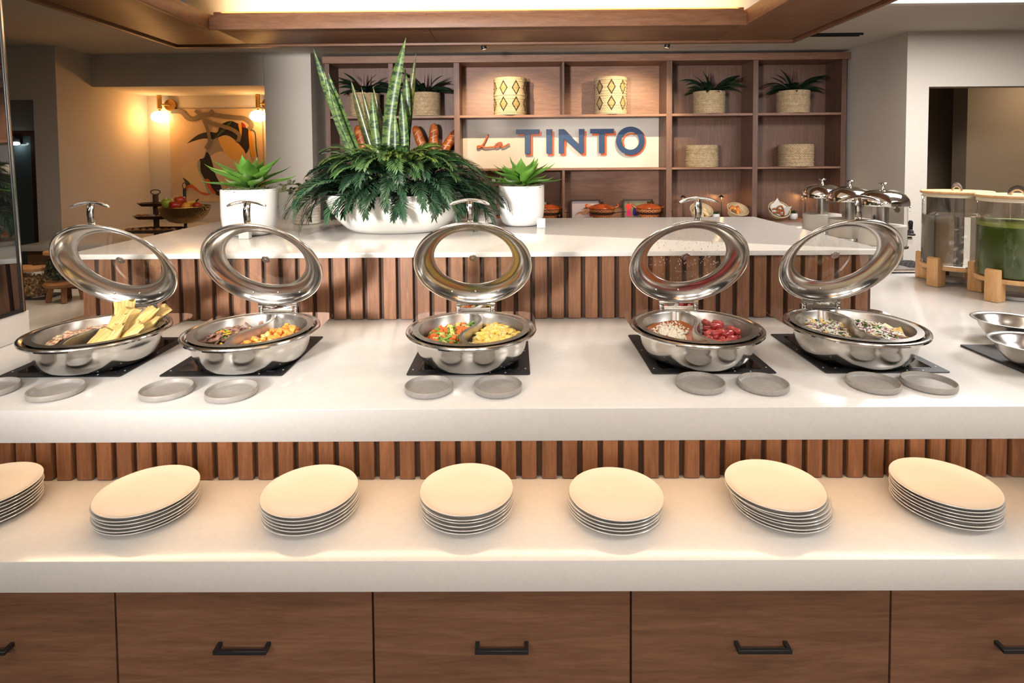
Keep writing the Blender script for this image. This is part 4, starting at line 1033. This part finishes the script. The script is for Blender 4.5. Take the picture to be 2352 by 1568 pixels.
flat(t, [(-.05,.10),(.0,.13),(.03,.165),(.06,.15),(.07,.10),(.02,.095)], plain('photo_bowl', S(176,128,96), .3), -.0048, 'print_bowl')
flat(t, [(-.02,.115),(.005,.125),(.035,.135),(.03,.115),(.0,.108)], plain('photo_bowl_inside', S(70,44,38), .3), -.0056, 'print_bowl_inside')
flat(t, [(.055+.018*math.cos(q*.7854), .048+.018*math.sin(q*.7854)) for q in range(8)], plain('photo_fruit', S(166,34,44), .3), -.0064, 'print_fruit')
t = frame(1.262, .30, .205, 'framed photograph of dancers in red and purple dress')
flat(t, rect(-.136,.136,.015,.19), plain('photo_olive', S(120,112,84), .3), -.004, 'print', False)
flat(t, [(-.125,.03),(-.06,.03),(-.072,.07),(-.078,.105),(-.108,.105),(-.115,.07)], plain('photo_pink_skirt', S(198,40,100), .3), -.0048, 'print_skirt', False)
flat(t, [(-.108,.10),(-.122,.135),(-.108,.158),(-.08,.158),(-.066,.135),(-.076,.10)], plain('photo_red_blouse', S(206,48,34), .3), -.0056, 'print_blouse')
flat(t, [(-.095+.010*math.cos(q*.7854), .168+.012*math.sin(q*.7854)) for q in range(8)], plain('photo_face', S(120,76,54), .3), -.0064, 'print_face')
flat(t, [(-.05,.04),(.01,.04),(-.01,.09),(-.03,.12),(-.046,.10)], plain('photo_purple_skirt', S(44,26,92), .3), -.0048, 'print_dancer')
t = frame(.20, .27, .20, 'dark picture frame behind the casserole next to the agave pot'); flat(t, rect(-.12,.12,.015,.19), plain('photo_grey', S(186,184,182), .3), -.004, 'print', False)
# bread baskets leaning on stands
wick = vary('pale_wicker', (.50,.36,.20), (.64,.49,.31), .6, 60, .4, stretch=(1,1,4)); paper = plain('white_paper_liner', (.72,.68,.62), .7)
roll = vary('pale_roll', S(206,168,110), S(232,204,154), .5, 20); cro = vary('golden_pastry', S(200,112,40), S(232,160,82), .4, 20); pret = vary('brown_pretzel', S(120,60,24), S(170,96,44), .3, 20)
def wbasket(x, y, label, rz, tilt, a=.125, b=.085):
    t = thing('wicker_basket', label, 'basket', (x, y, BBZ+.012), rz, 'wicker baskets of bread'); t.rotation_euler = (tilt, 0, rz); t.location.z += .045
    pr = [(0,0),(.62,0)]
    for i in range(8): z = .075*i/8; k = .62+.38*i/8; pr += [(k, z), (k+.03, z+.0047), (k+.03, z+.0062), (k+.02, z+.009)]
    pr += [(1.04,.078),(1.0,.080),(.95,.07),(.6,.012),(0,.010)]
    MB().lathe(pr, 40, sx=a, sy=b).build('shell', wick, t, 60)
    MB().tube([(a*1.03*math.cos(2*PI*i/32), b*1.03*math.sin(2*PI*i/32), .078) for i in range(32)], .006, 6, closed=True).build('rim', wick, t, 60)
    return t
def in_basket(t, name, me, dx, dy, dz, rot, label, cat, group):
    m = Matrix.Translation(t.location) @ t.rotation_euler.to_matrix().to_4x4()
    o = put(name, me, None, m @ Vector((dx, dy, dz))); o.rotation_euler = (t.rotation_euler.to_matrix() @ Matrix.Rotation(rot, 3, 'Z')).to_euler()
    return tag(o, label, cat, group)
t1 = wbasket(1.835, 5.84, 'wicker basket of pale rolls near the left mini lamp', .35, R(48)); t2 = wbasket(2.20, 5.84, 'wicker basket of croissants beside the lit mini lamp', .45, R(42)); t3 = wbasket(2.62, 5.82, 'wicker basket of pretzels in the rightmost bay', 0, R(46), .10, .10)
rm = MB().ell((0,0,0), (.042,.022,.022), 14, 8).mesh('bread_roll', roll, 60)
for k, (dx, dy) in enumerate(((-.065, .0), (-.03, .03), (.0, -.03), (.02, .02), (.06, .02), (.055, -.025))): in_basket(t1, 'bread_roll', rm, dx, dy, .05, 1.1+.2*k, 'pale bread roll in the wicker basket near the left mini lamp', 'bread roll', 'pale rolls')
cmsh = MB().tube(spline([(-.045,-.015,0),(-.025,.008,.004),(0,.016,.006),(.025,.008,.004),(.045,-.015,0)], 4), [.004]+[.010]*3+[.015]*3+[.019]*3+[.015]*3+[.010]*3+[.004], 10).mesh('croissant', cro, 60)
for k, (dx, dy) in enumerate(((-.04, .02), (.01, -.02), (.045, .02), (0, .035))): in_basket(t2, 'croissant', cmsh, dx, dy, .052, .7*k, 'golden croissant in the wicker basket by the lit lamp', 'croissant', 'croissants')
pm = MB().tube([(.030*math.cos(q)*(1+.3*math.cos(2*q)), .028*math.sin(q), .004*math.sin(3*q)) for q in [2*PI*i/20 for i in range(20)]], .0085, 8, closed=True).mesh('pretzel', pret, 60)
for k, (dx, dy) in enumerate(((-.03, .0), (.02, .02), (.01, -.03))): in_basket(t3, 'pretzel', pm, dx, dy, .058+.006*k, .9*k, 'brown glazed pretzel in the paper lined wicker basket', 'pretzel', 'pretzels')
lin = MB()
for i in range(16):
    a = 2*PI*i/16; r = .088+(.022 if i % 4 == 0 else 0); lin.v.append((r*math.cos(a), r*math.sin(a), .080+(.045 if i % 4 == 0 else .0)))
for i in range(16):
    a = 2*PI*i/16; lin.v.append((.05*math.cos(a), .05*math.sin(a), .040))
lin.f = [(i, (i+1) % 16, 16+(i+1) % 16, 16+i) for i in range(16)] + [tuple(range(16, 32))]
lin.build('paper_liner', paper, t3)
# mini plants and mini lamps
gm = leafmat('mini_plant_leaf', (.012,.045,.012), (.04,.10,.03), .5)
gl = leaf_mesh('leaf', .055, .012, 75, 25, gm, 5, .3)
for x, l in ((2.018, 'tiny white pot with a green tuft between the bread baskets'), (2.80, 'tiny white pot with a green tuft right of the pretzels')):
    t = thing('mini_plant', l, 'potted plant', (x, 5.85, BBZ), group='tiny white pots')
    MB().lathe([(0,0),(.028,0),(.036,.008),(.043,.03),(.042,.055),(.037,.064),(.034,.064),(.032,.055),(0,.052)], 32).build('pot', M['white_gloss'], t, 50)
    for i in range(30): put('leaf', gl, t, (random.uniform(-.02, .02), random.uniform(-.02, .02), .055), (0, random.uniform(-.3, .3), i*.9), random.uniform(.7, 1.1))
glow = emit('mini_lamp_glow', (1,.62,.25), 9)
for x, l, e in ((1.722, 'mini lamp on a thin stem behind the basket of rolls', .25), (2.117, 'lit mini lamp on a thin stem behind the croissants', 1.3), (2.98, 'mini lamp behind the milk dispensers', 1.2)):
    t = thing('mini_lamp', l, 'lamp', (x, 5.97, BBZ), group='mini lamps with thin stems')
    MB().lathe([(0,0),(.035,0),(.035,.006),(.004,.010),(.0035,.235),(0,.235)], 20).build('stem', M['black'], t, 40)
    MB().lathe([(.030,.224),(.014,.238),(.004,.246),(0,.246)], 20).build('shade', M['black'], t, 40)
    MB().ell((0,0,.228), (.0055,.0055,.006), 10, 6).build('bulb', glow, t, 60)
    light('mini_lamp_light', 'POINT', (x, 5.955, BBZ+.212), e, (1,.55,.2), radius=.008)

# ------------------------------------------------------------------ painting and wall lamps in the niche
t = thing('painting', 'large painting of tan and black shapes under grey branches', 'painting', (-3.35, 6.497, 1.695))
cv = MB().box(-.52, .52, -.022, 0, -.52, .52).build('canvas', vary('painted_tan_ground', S(196,168,132), S(206,178,142), .7, 8), t)
def PZ(p): return [(-3.907+x*.000747+3.35, 2.31-z*.000747-1.695) for x, z in p]
PC = {'branch': S(120,104,84), 'black': S(34,26,22), 'tan': S(214,186,140), 'ochre': S(214,164,84), 'pale': S(206,178,150), 'grey': S(150,136,122), 'sage': S(150,156,130), 'orange': S(196,84,30), 'green': S(58,72,40), 'yellow': S(200,140,30), 'red': S(150,40,24)}
PM = {k: plain('paint_'+k, v, .6) for k, v in PC.items()}
lay = [0]
def pt(c, poly, sm=True):
    lay[0] += 1; flat(t, PZ(poly), PM[c], -.0232-.0007*lay[0], 'paint_shape', sm)
pt('black', [(240,720),(330,620),(480,510),(640,470),(760,480),(820,370),(960,310),(1080,350),(1180,400),(1250,480),(1240,700),(1170,800),(1080,640),(900,520),(700,580),(560,570),(400,620)])
pt('pale', [(250,700),(340,630),(560,570),(640,600),(600,700),(540,860),(420,910),(220,1010),(200,860)])
pt('tan', [(215,1010),(330,930),(470,900),(470,1020),(540,1160),(600,1330),(620,1400),(480,1360),(330,1250),(240,1150)])
pt('grey', [(600,700),(680,600),(780,580),(830,740),(720,820),(640,860)])
pt('ochre', [(780,570),(880,540),(1000,590),(1110,680),(1180,800),(1100,900),(960,880),(860,770)])
pt('pale', [(640,850),(830,760),(980,890),(1100,900),(1000,1100),(880,1250),(760,1200),(690,1000)])
pt('black', [(480,900),(560,860),(600,770),(660,860),(720,1100),(790,1260),(820,1410),(720,1410),(640,1260),(520,1130)])
pt('sage', [(450,930),(500,900),(500,1050),(560,1180),(640,1330),(650,1400),(600,1380),(540,1200),(470,1050)])
pt('orange', [(570,1180),(630,1190),(650,1290),(720,1380),(680,1400),(610,1310)])
pt('orange', [(250,1420),(270,1290),(340,1250),(430,1310),(500,1370),(640,1400),(560,1420),(420,1350),(320,1300)])
pt('green', [(235,1150),(340,1240),(290,1270),(260,1220)])
pt('green', [(720,580),(800,480),(960,330),(1000,320),(900,440),(780,540)])
pt('yellow', [(1090,360),(1140,380),(1130,540),(1105,460)]); pt('yellow', [(1240,450),(1290,520),(1310,700),(1320,850),(1280,860),(1250,700)])
pt('red', [(1140,330),(1190,370),(1200,410),(1150,400)])
for pts, w in (([(85,160),(240,170),(330,260),(420,280),(520,230),(680,210),(860,240),(1040,260),(1200,280),(1290,370),(1240,440)], 22), ([(450,150),(540,230),(590,330),(640,480),(650,620),(590,720)], 17), ([(600,290),(720,350),(860,390),(1000,440),(1100,520),(1080,620)], 19), ([(720,150),(640,230)], 20), ([(1280,440),(1340,490),(1350,700),(1370,860)], 5)):
    sp_ = spline([(x, z, 0) for x, z in pts], 5); L_, R_ = [], []
    for i, p in enumerate(sp_):
        d = (sp_[min(i+1, len(sp_)-1)]-sp_[max(i-1, 0)]).normalized(); L_.append((p.x-d.y*w*1.5, p.y+d.x*w*1.5)); R_.append((p.x+d.y*w*1.5, p.y-d.x*w*1.5))
    pt('branch' if w > 10 else 'green', L_+R_[::-1], False)
for x, l in ((-3.93, 'brass wall lamp with a glowing globe, left of the painting'), (-2.84, 'brass wall lamp with a glowing globe, by the column')):
    t = thing('wall_lamp', l, 'wall lamp', (x, 6.40, 2.125), group='brass globe wall lamps')
    MB().ell((0,0,0), (.092,.075,.064), 24, 14).build('globe', emit('globe_glow', (1,.78,.46), 9), t, 60)
    MB().lathe([(0,.060),(.010,.060),(.012,.085),(.024,.088),(.024,.235),(0,.238)], 20).build('stem', M['gold'], t, 40)
    MB().tube([(.02, 0, .135), (.075, .06, .135)], .010, 10).build('arm', M['gold'], t, 50)
    MB().tube([(.078, .062, .135), (.078, .098, .135)], .064, 32).build('wall_plate', M['gold'], t, 50)
    light('wall_lamp_light', 'POINT', (x, 6.31, 2.10), 7.0, (1,.42,.07), radius=.07)

# niche counter with tiered stands and fruit
tag(MB().box(-4.12, -2.46, 4.75, 6.49, .90, .95).build('side_worktop', M['quartz'], bevel=.003), 'white worktop in the painting niche', 'worktop')
tag(MB().box(-4.10, -2.50, 4.80, 6.48, 0, .90).build('side_cabinet', M['walnut_h']), 'walnut cabinet under the niche worktop', 'cabinet')
dw = wood('dark_tray_wood', (.030,.012,.006), (.055,.022,.011), (.08,.034,.017), (2, 2, 2)); past = vary('brown_pastry', S(150,86,44), S(206,150,100), .5, 20); pasp = vary('pale_pastry', S(170,150,132), S(196,176,156), .5, 20)
def hexp(w, d): return [(w, -d*.35), (w*.62, -d), (-w*.62, -d), (-w, -d*.35), (-w, d*.35), (-w*.62, d), (w*.62, d), (w, d*.35)]
t = thing('tiered_stand', 'three tier dark wooden pastry stand with a ring handle', 'tiered stand', (-3.13, 5.0, .951))
zz = []
for k, (w, z) in enumerate(((.25, .075), (.185, .190), (.15, .300))):
    m = MB(); o_ = hexp(w, w*.62); i_ = hexp(w-.02, w*.62-.02); b_ = hexp(w-.03, w*.62-.025); n = 8
    v = [(x, y, z+.028) for x, y in o_] + [(x, y, z+.028) for x, y in i_] + [(x, y, z+.008) for x, y in i_] + [(x, y, z) for x, y in b_]
    f = []
    for i in range(n):
        j = (i+1) % n; f += [(i, j, n+j, n+i), (n+i, n+j, 2*n+j, 2*n+i), (3*n+i, 3*n+j, j, i)]
    f += [tuple(range(2*n, 3*n)), tuple(range(4*n-1, 3*n-1, -1))]
    m.add(v, f).build('tray', dw, t); zz.append(z+.008)
MB().box(-.017, .017, -.017, .017, .02, .40).build('pole', dw, t, bevel=.003)
MB().lathe([(0,0),(.10,0),(.10,.012),(.02,.02),(0,.02)], 24).build('foot', dw, t, 40)
MB().tube([(.042*math.cos(2*PI*i/28), 0, .420+.020*math.sin(2*PI*i/28)) for i in range(28)], .004, 8, closed=True).build('ring_handle', M['black'], t, 60)
ps = MB().ell((0,0,.017), (.030,.022,.019), 12, 8).mesh('pastry', past, 60); ps2 = MB().ell((0,0,.017), (.036,.024,.019), 12, 8).mesh('pastry', pasp, 60)
for k in range(5): tag(put('pastry', ps2 if k == 2 else ps, None, (-3.13-.12+.055*k+(.02 if k > 2 else 0), 4.95, .951+zz[1])), 'pale sugared pastry on the middle tray' if k == 2 else 'brown pastry on the middle tray of the tiered stand', 'pastry', 'pastries on the tiered stand')
for k in range(7): tag(put('pastry', ps, None, (-3.13-.19+.063*k, 4.92, .951+zz[0]), (0, 0, k)), 'brown pastry on the lowest tray of the tiered stand', 'pastry', 'pastries on the lowest tray')
t = thing('fruit_stand', 'gold wire fruit bowl on a black pole stand', 'fruit stand', (-2.79, 4.85, .951))
gw = NT('gold_wire_mesh').set(Metallic=1, Roughness=.3)
_w = gw.n('ShaderNodeTexWave'); _w.inputs['Scale'].default_value = 42; _w.inputs['Distortion'].default_value = 3; gw.l(gw.coords((1,1,1.4)), _w.inputs['Vector'])
gw.l(gw.ramp(_w.outputs['Fac'], [(.3, (.16,.08,.02)), (.7, (.70,.45,.17))]), gw.b.inputs['Base Color']); gw.bump(_w.outputs['Fac'], .6, .004)
MB().lathe([(0,.165),(.07,.168),(.12,.185),(.165,.225),(.188,.27),(.195,.305),(.191,.305),(.184,.27),(.16,.228),(.11,.192),(0,.175)], 56).build('bowl', gw.m, t, 60)
MB().tube([(.195*math.cos(2*PI*i/40), .195*math.sin(2*PI*i/40), .306) for i in range(40)], .004, 6, closed=True).build('rim', M['gold'], t, 60)
MB().tube([(0,0,.01),(0,0,.455)], .012, 12).build('pole', M['black'], t, 40)
MB().lathe([(0,0),(.10,0),(.10,.010),(0,.014)], 28).build('foot', M['black'], t, 40)
MB().tube([(.016*math.cos(2*PI*i/20), 0, .480+.025*math.sin(2*PI*i/20)) for i in range(20)], .003, 6, closed=True).build('ring_handle', M['black'], t, 60)
def apple(x, y, z, r, mat, label):
    pr = [(0,-.80),(.25,-.88),(.6,-.75),(.88,-.3),(1,.15),(.92,.6),(.6,.88),(.25,.90),(0,.72)]
    o = thing('apple', label, 'apple', (x, y, z)); MB().lathe([(a*r, b*r) for a, b in pr], 24).build('flesh', mat, o, 70); MB().tube([(0,0,r*.7),(r*.1,0,r*1.1)], .002, 6).build('stalk', M['corr_dark'], o)
ga = vary('green_apple_skin', S(140,160,40), S(176,186,80), .25, 8); ra = vary('red_apple_skin', S(150,24,16), S(206,90,40), .22, 6); ora = vary('orange_peel', S(224,140,40), S(236,164,60), .4, 60, .2)
apple(-2.905, 4.80, 1.285, .048, ga, 'green apple in the gold fruit bowl'); apple(-2.815, 4.755, 1.265, .050, ra, 'lower red apple in the gold fruit bowl'); apple(-2.80, 4.80, 1.305, .046, ra, 'upper red apple in the gold fruit bowl'); apple(-2.66, 4.80, 1.262, .036, ra, 'small red apple at the right of the gold fruit bowl')
tag(MB().ell((-2.735, 4.775, 1.262), (.038,.036,.036), 18, 12).build('orange', ora, None, 60), 'orange in the gold fruit bowl', 'orange')
t = thing('banana', 'yellow banana with a dark stalk in the gold fruit bowl', 'banana', (-2.70, 4.80, 1.29))
MB().tube(spline([(-.09,.0,-.04),(-.04,-.005,-.008),(.0,0,.0),(.03,.0,.012)], 4), [.006]+[.014]*9+[.012,.008,.006], 8).build('peel', vary('banana_peel', S(214,170,60), S(226,190,90), .4, 12), t, 60)
MB().tube([(.03,0,.012),(.055,0,.032)], .006, 8).build('stalk', M['corr_dark'], t)

# ------------------------------------------------------------------ jars at the left
def jar(x, y, z, r, h, label, cmat, piece, n, seed):
    rnd = random.Random(seed); t = thing('storage_jar', label, 'jar', (x, y, z), group='glass jars with wooden lids')
    def sq(rr, zz, k=.35):
        out = []
        for i in range(40):
            a = 2*PI*i/40; q = (abs(math.cos(a))**2.9+abs(math.sin(a))**2.9)**(-1/2.9); out.append((rr*q*math.cos(a), rr*q*math.sin(a), zz))
        return out
    m = MB(); rows = [sq(r*.75, 0), sq(r*.93, .006), sq(r, .02), sq(r, h*.72), sq(r*.95, h*.80), sq(r*.82, h*.85), sq(r*.80, h*.90)]
    v = [p for q in rows for p in q]; f = []
    for k in range(len(rows)-1):
        for i in range(40): f.append((k*40+i, k*40+(i+1) % 40, (k+1)*40+(i+1) % 40, (k+1)*40+i))
    f.append(tuple(range(39, -1, -1)))
    m.add(v, f).build('glass', M['clear'], t, 60)
    MB().lathe([(0,h*.89),(r*.98,h*.89),(r*1.03,h*.91),(r*1.03,h*.985),(r*.99,h),(0,h)], 40).build('lid', M['bamboo_lid'], t, 40)
    m = MB()
    for i in range(n):
        a = rnd.uniform(0, 6.28); q = r*rnd.uniform(.55, .86); zz = rnd.uniform(.010, h*.70)
        c = (q*math.cos(a), q*math.sin(a), zz); b = [rnd.uniform(-1, 1) for _ in range(3)]; d = Vector(b).normalized()
        m.tube([Vector(c)-d*piece[0], Vector(c), Vector(c)+d*piece[0]], [piece[1]*.4, piece[1], piece[1]*.4], 5, flat=piece[2])
    o = m.build('filling', cmat, t, 60); o['kind'] = 'stuff'
    MB().lathe([(0,.010),(r*.55,.010),(r*.55,h*.68),(0,h*.68)], 20).build('filling_core', cmat, t, 40)
M['bamboo_lid'] = wood('jar_lid_wood', (.34,.15,.05), (.44,.21,.08), (.52,.27,.12), (3, 9, 3), tone=.05)
pist = vary('pistachio_shells', S(140,104,64), S(206,174,126), .6, 50); seedm = vary('dark_green_seeds', S(28,34,16), S(62,68,36), .6, 50)
tag(MB().box(-2.66, -2.38, 2.87, 3.01, .951, .957).build('slate_board', M['slate']), 'black slate board under the glass jars', 'slate board')
jar(-2.455, 2.925, .958, .058, .150, 'glass jar of brown shelled nuts with a wooden lid', pist, (.009, .0055, .6), 420, 1)
jar(-2.580, 2.965, .958, .055, .145, 'glass jar with a wooden lid behind the nut jar', plain('grey_powder', S(120,100,84), .8), (.006, .004, .7), 200, 2)
stw = wood('stool_wood', (.16,.062,.02), (.25,.10,.036), (.33,.15,.06), (2, 9, 2), tone=.1)
t = thing('mini_stool', 'small wooden riser stool under the seed jar', 'stool', (-2.255, 2.86, .951))
MB().lathe([(0,.078),(.085,.078),(.092,.082),(.092,.094),(.086,.099),(0,.099)], 36).build('seat', stw, t, 40)
for a in (-140, -60, 20, 120):
    c, s = math.cos(R(a)), math.sin(R(a)); MB().tube([(.072*c, .072*s, 0), (.058*c, .058*s, .078)], [.016, .015], 4).build('leg', stw, t)
jar(-2.285, 2.87, 1.051, .068, .150, 'glass jar of dark green seeds with a wooden lid on a stool', seedm, (.008, .0055, .7), 480, 3)

# ------------------------------------------------------------------ beverage dispensers
milk = plain('milk', (.80,.745,.66), .35)
def milkd(x, y, label):
    t = thing('milk_dispenser', label, 'dispenser', (x, y, .951), group='chrome lidded milk dispensers')
    MB().box(-.16, .26, -.155, .155, .006, .024).build('base_tray', M['brushed'], t, bevel=.003)
    MB().box(-.15, .25, -.145, .145, 0, .006).build('base_foot', M['black'], t)
    MB().lathe([(0,.024),(.085,.024),(.088,.030),(.070,.042),(.066,.046),(.060,.062),(.040,.080),(.034,.10),(.036,.128),(.07,.134),(.136,.136),(.138,.150),(0,.150)], 48).build('pedestal', M['chrome'], t, 45)
    g = MB()
    for i in range(7):
        yy = -.11+.22*i/6; g.tube([(.10, yy, .027), (.25, yy, .027)], .0022, 5)
    for i in range(6):
        xx = .10+.15*i/5; g.tube([(xx, -.11, .0275), (xx, .11, .0275)], .0022, 5)
    g.build('drip_grid', M['black'], t, 60)
    MB().lathe([(.128,.150),(.130,.150),(.130,.400),(.128,.400)], 64).build('glass_cylinder', M['clear'], t, 40)
    tag_ = MB().lathe([(0,.151),(.127,.151),(.127,.268),(.04,.270),(0,.270)], 56).build('milk', milk, t, 40)
    MB().lathe([(.032,.262),(.034,.262),(.034,.41),(0,.41)], 32).build('ice_tube', M['brushed'], t, 40)
    L = MB().lathe([(.1335,.388),(.140,.390),(.1405,.408),(.135,.430),(.118,.455),(.085,.474),(.05,.484),(.015,.488),(0,.488)], 64).build('lid', M['chrome'], t, 50)
    MB().lathe([(0,.487),(.012,.488),(.009,.496),(.008,.512),(.022,.517),(.024,.522),(.020,.527),(0,.528)], 24).build('lid_knob', M['chrome'], L, 45)
    MB().tube([(0, -.128, .372), (0, -.137, .372)], .017, 18).build('latch', M['chrome'], t, 45)
    MB().tube([(.112, -.074, .372), (.119, -.079, .372)], .017, 18).build('latch', M['chrome'], t, 45)
    tp = MB().tube([(.128, 0, .185), (.178, 0, .185)], .010, 12).build('tap', M['chrome'], t, 45)
    MB().tube([(.172, 0, .205), (.172, 0, .150)], [.016, .011], 14).build('tap_nozzle', M['clear'], tp, 45)
    MB().lathe([(0,.203),(.026,.203),(.027,.212),(.018,.216),(.016,.232),(.010,.238),(0,.238)], 20, (.172, 0, 0)).build('tap_collar', M['black'], tp, 45)
    MB().prism([(-.010,.235),(.010,.235),(.013,.285),(.005,.295),(-.005,.295),(-.013,.285)], -.006, .006, lambda a, z, b: (.172+a, b, z)).build('tap_lever', M['black'], tp, bevel=.002)
for y, l in ((3.55, 'nearest chrome lidded milk dispenser with a black tap'), (3.90, 'middle chrome lidded milk dispenser'), (4.25, 'farthest chrome lidded milk dispenser')): milkd(2.245, y, l)
water = NT('water').set(Base_Color=(.97,.96,.93), Roughness=.0, IOR=1.33, Transmission_Weight=1.0).m
def drinkd(x, y, label, fluid, level, rz):
    t = thing('drink_dispenser', label, 'dispenser', (x, y, .951), rz, 'glass drink dispensers on bamboo stands')
    st = MB().lathe([(.075,.086),(.158,.086),(.160,.090),(.160,.104),(.157,.107),(.075,.107)], 56).build('stand_ring', M['bamboo'], t, 40)
    MB().lathe([(0,.088),(.0745,.088),(.0745,.104),(0,.104)], 40).build('stand_plate', M['bamboo'], t, 40)
    for k in range(4):
        a = R(-45+90*k-14); c, s = math.cos(a), math.sin(a)
        poly = [(.125,0),(.192,0),(.192,.148),(.176,.155),(.160,.152),(.158,.108),(.158,.104),(.125,.085)]
        MB().prism(poly, -.029, .029, lambda r, z, w, c=c, s=s: (r*c-w*s, r*s+w*c, z)).build('leg', M['bamboo'], t, bevel=.004)
    MB().lathe([(0,.1085),(.146,.1085),(.152,.114),(.153,.124),(.153,.470),(.151,.470),(.151,.124)], 72).build('glass_cylinder', M['clear'], t, 40)
    if fluid is water:
        MB().lathe([(0,.112),(.146,.112),(.1505,.118),(.1505,level),(0,level)], 72).build('water', fluid, t, 40)
    else:
        MB().lathe([(0,.112),(.146,.112),(.1505,.118),(.1505,level-.02)], 72).build('juice', fluid, t, 40)
        MB().lathe([(.1506,level-.021),(.1506,level),(.10,level+.001),(0,level+.001)], 72).build('juice_foam', M['foam'], t, 50)
    MB().lathe([(0,.488),(.160,.488),(.163,.491),(.163,.498),(.160,.501),(0,.501)], 64).build('lid', M['bamboo'], t, 40)
    MB().lathe([(.153,.470),(.156,.470),(.156,.476),(.154,.478),(.156,.481),(.156,.488),(0,.488)], 64).build('lid_seal', plain('clear_silicone_seal', (.62,.54,.40), .3), t, 50)
    MB().tube([(math.cos(PI*i/14)*.042, 0, .501+.032*math.sin(PI*i/14)) for i in range(15)], .013, 4, flat=.16).build('lid_handle', M['steel'], t, 60, rot=(0, 0, -rz + (R(80) if fluid is water else R(8))))
    tp = MB().tube([(.15, 0, .150), (.195, 0, .150)], .011, 12).build('tap', M['bamboo'], t, 45, rot=(0, 0, -rz+R(-25)))
    MB().ell((.20, 0, .152), (.018,.018,.024), 14, 10).build('tap_knob', M['bamboo'], tp, 60)
juice = vary('green_juice', S(52,74,8), S(70,92,14), .25, 6); M['foam'] = vary('green_juice_foam', S(112,124,40), S(134,144,58), .6, 40)
drinkd(2.375, 3.130, 'glass dispenser of clear water on a bamboo stand', water, .372, R(-98)); drinkd(2.415, 2.800, 'glass dispenser of green juice on a bamboo stand', juice, .372, R(-98))
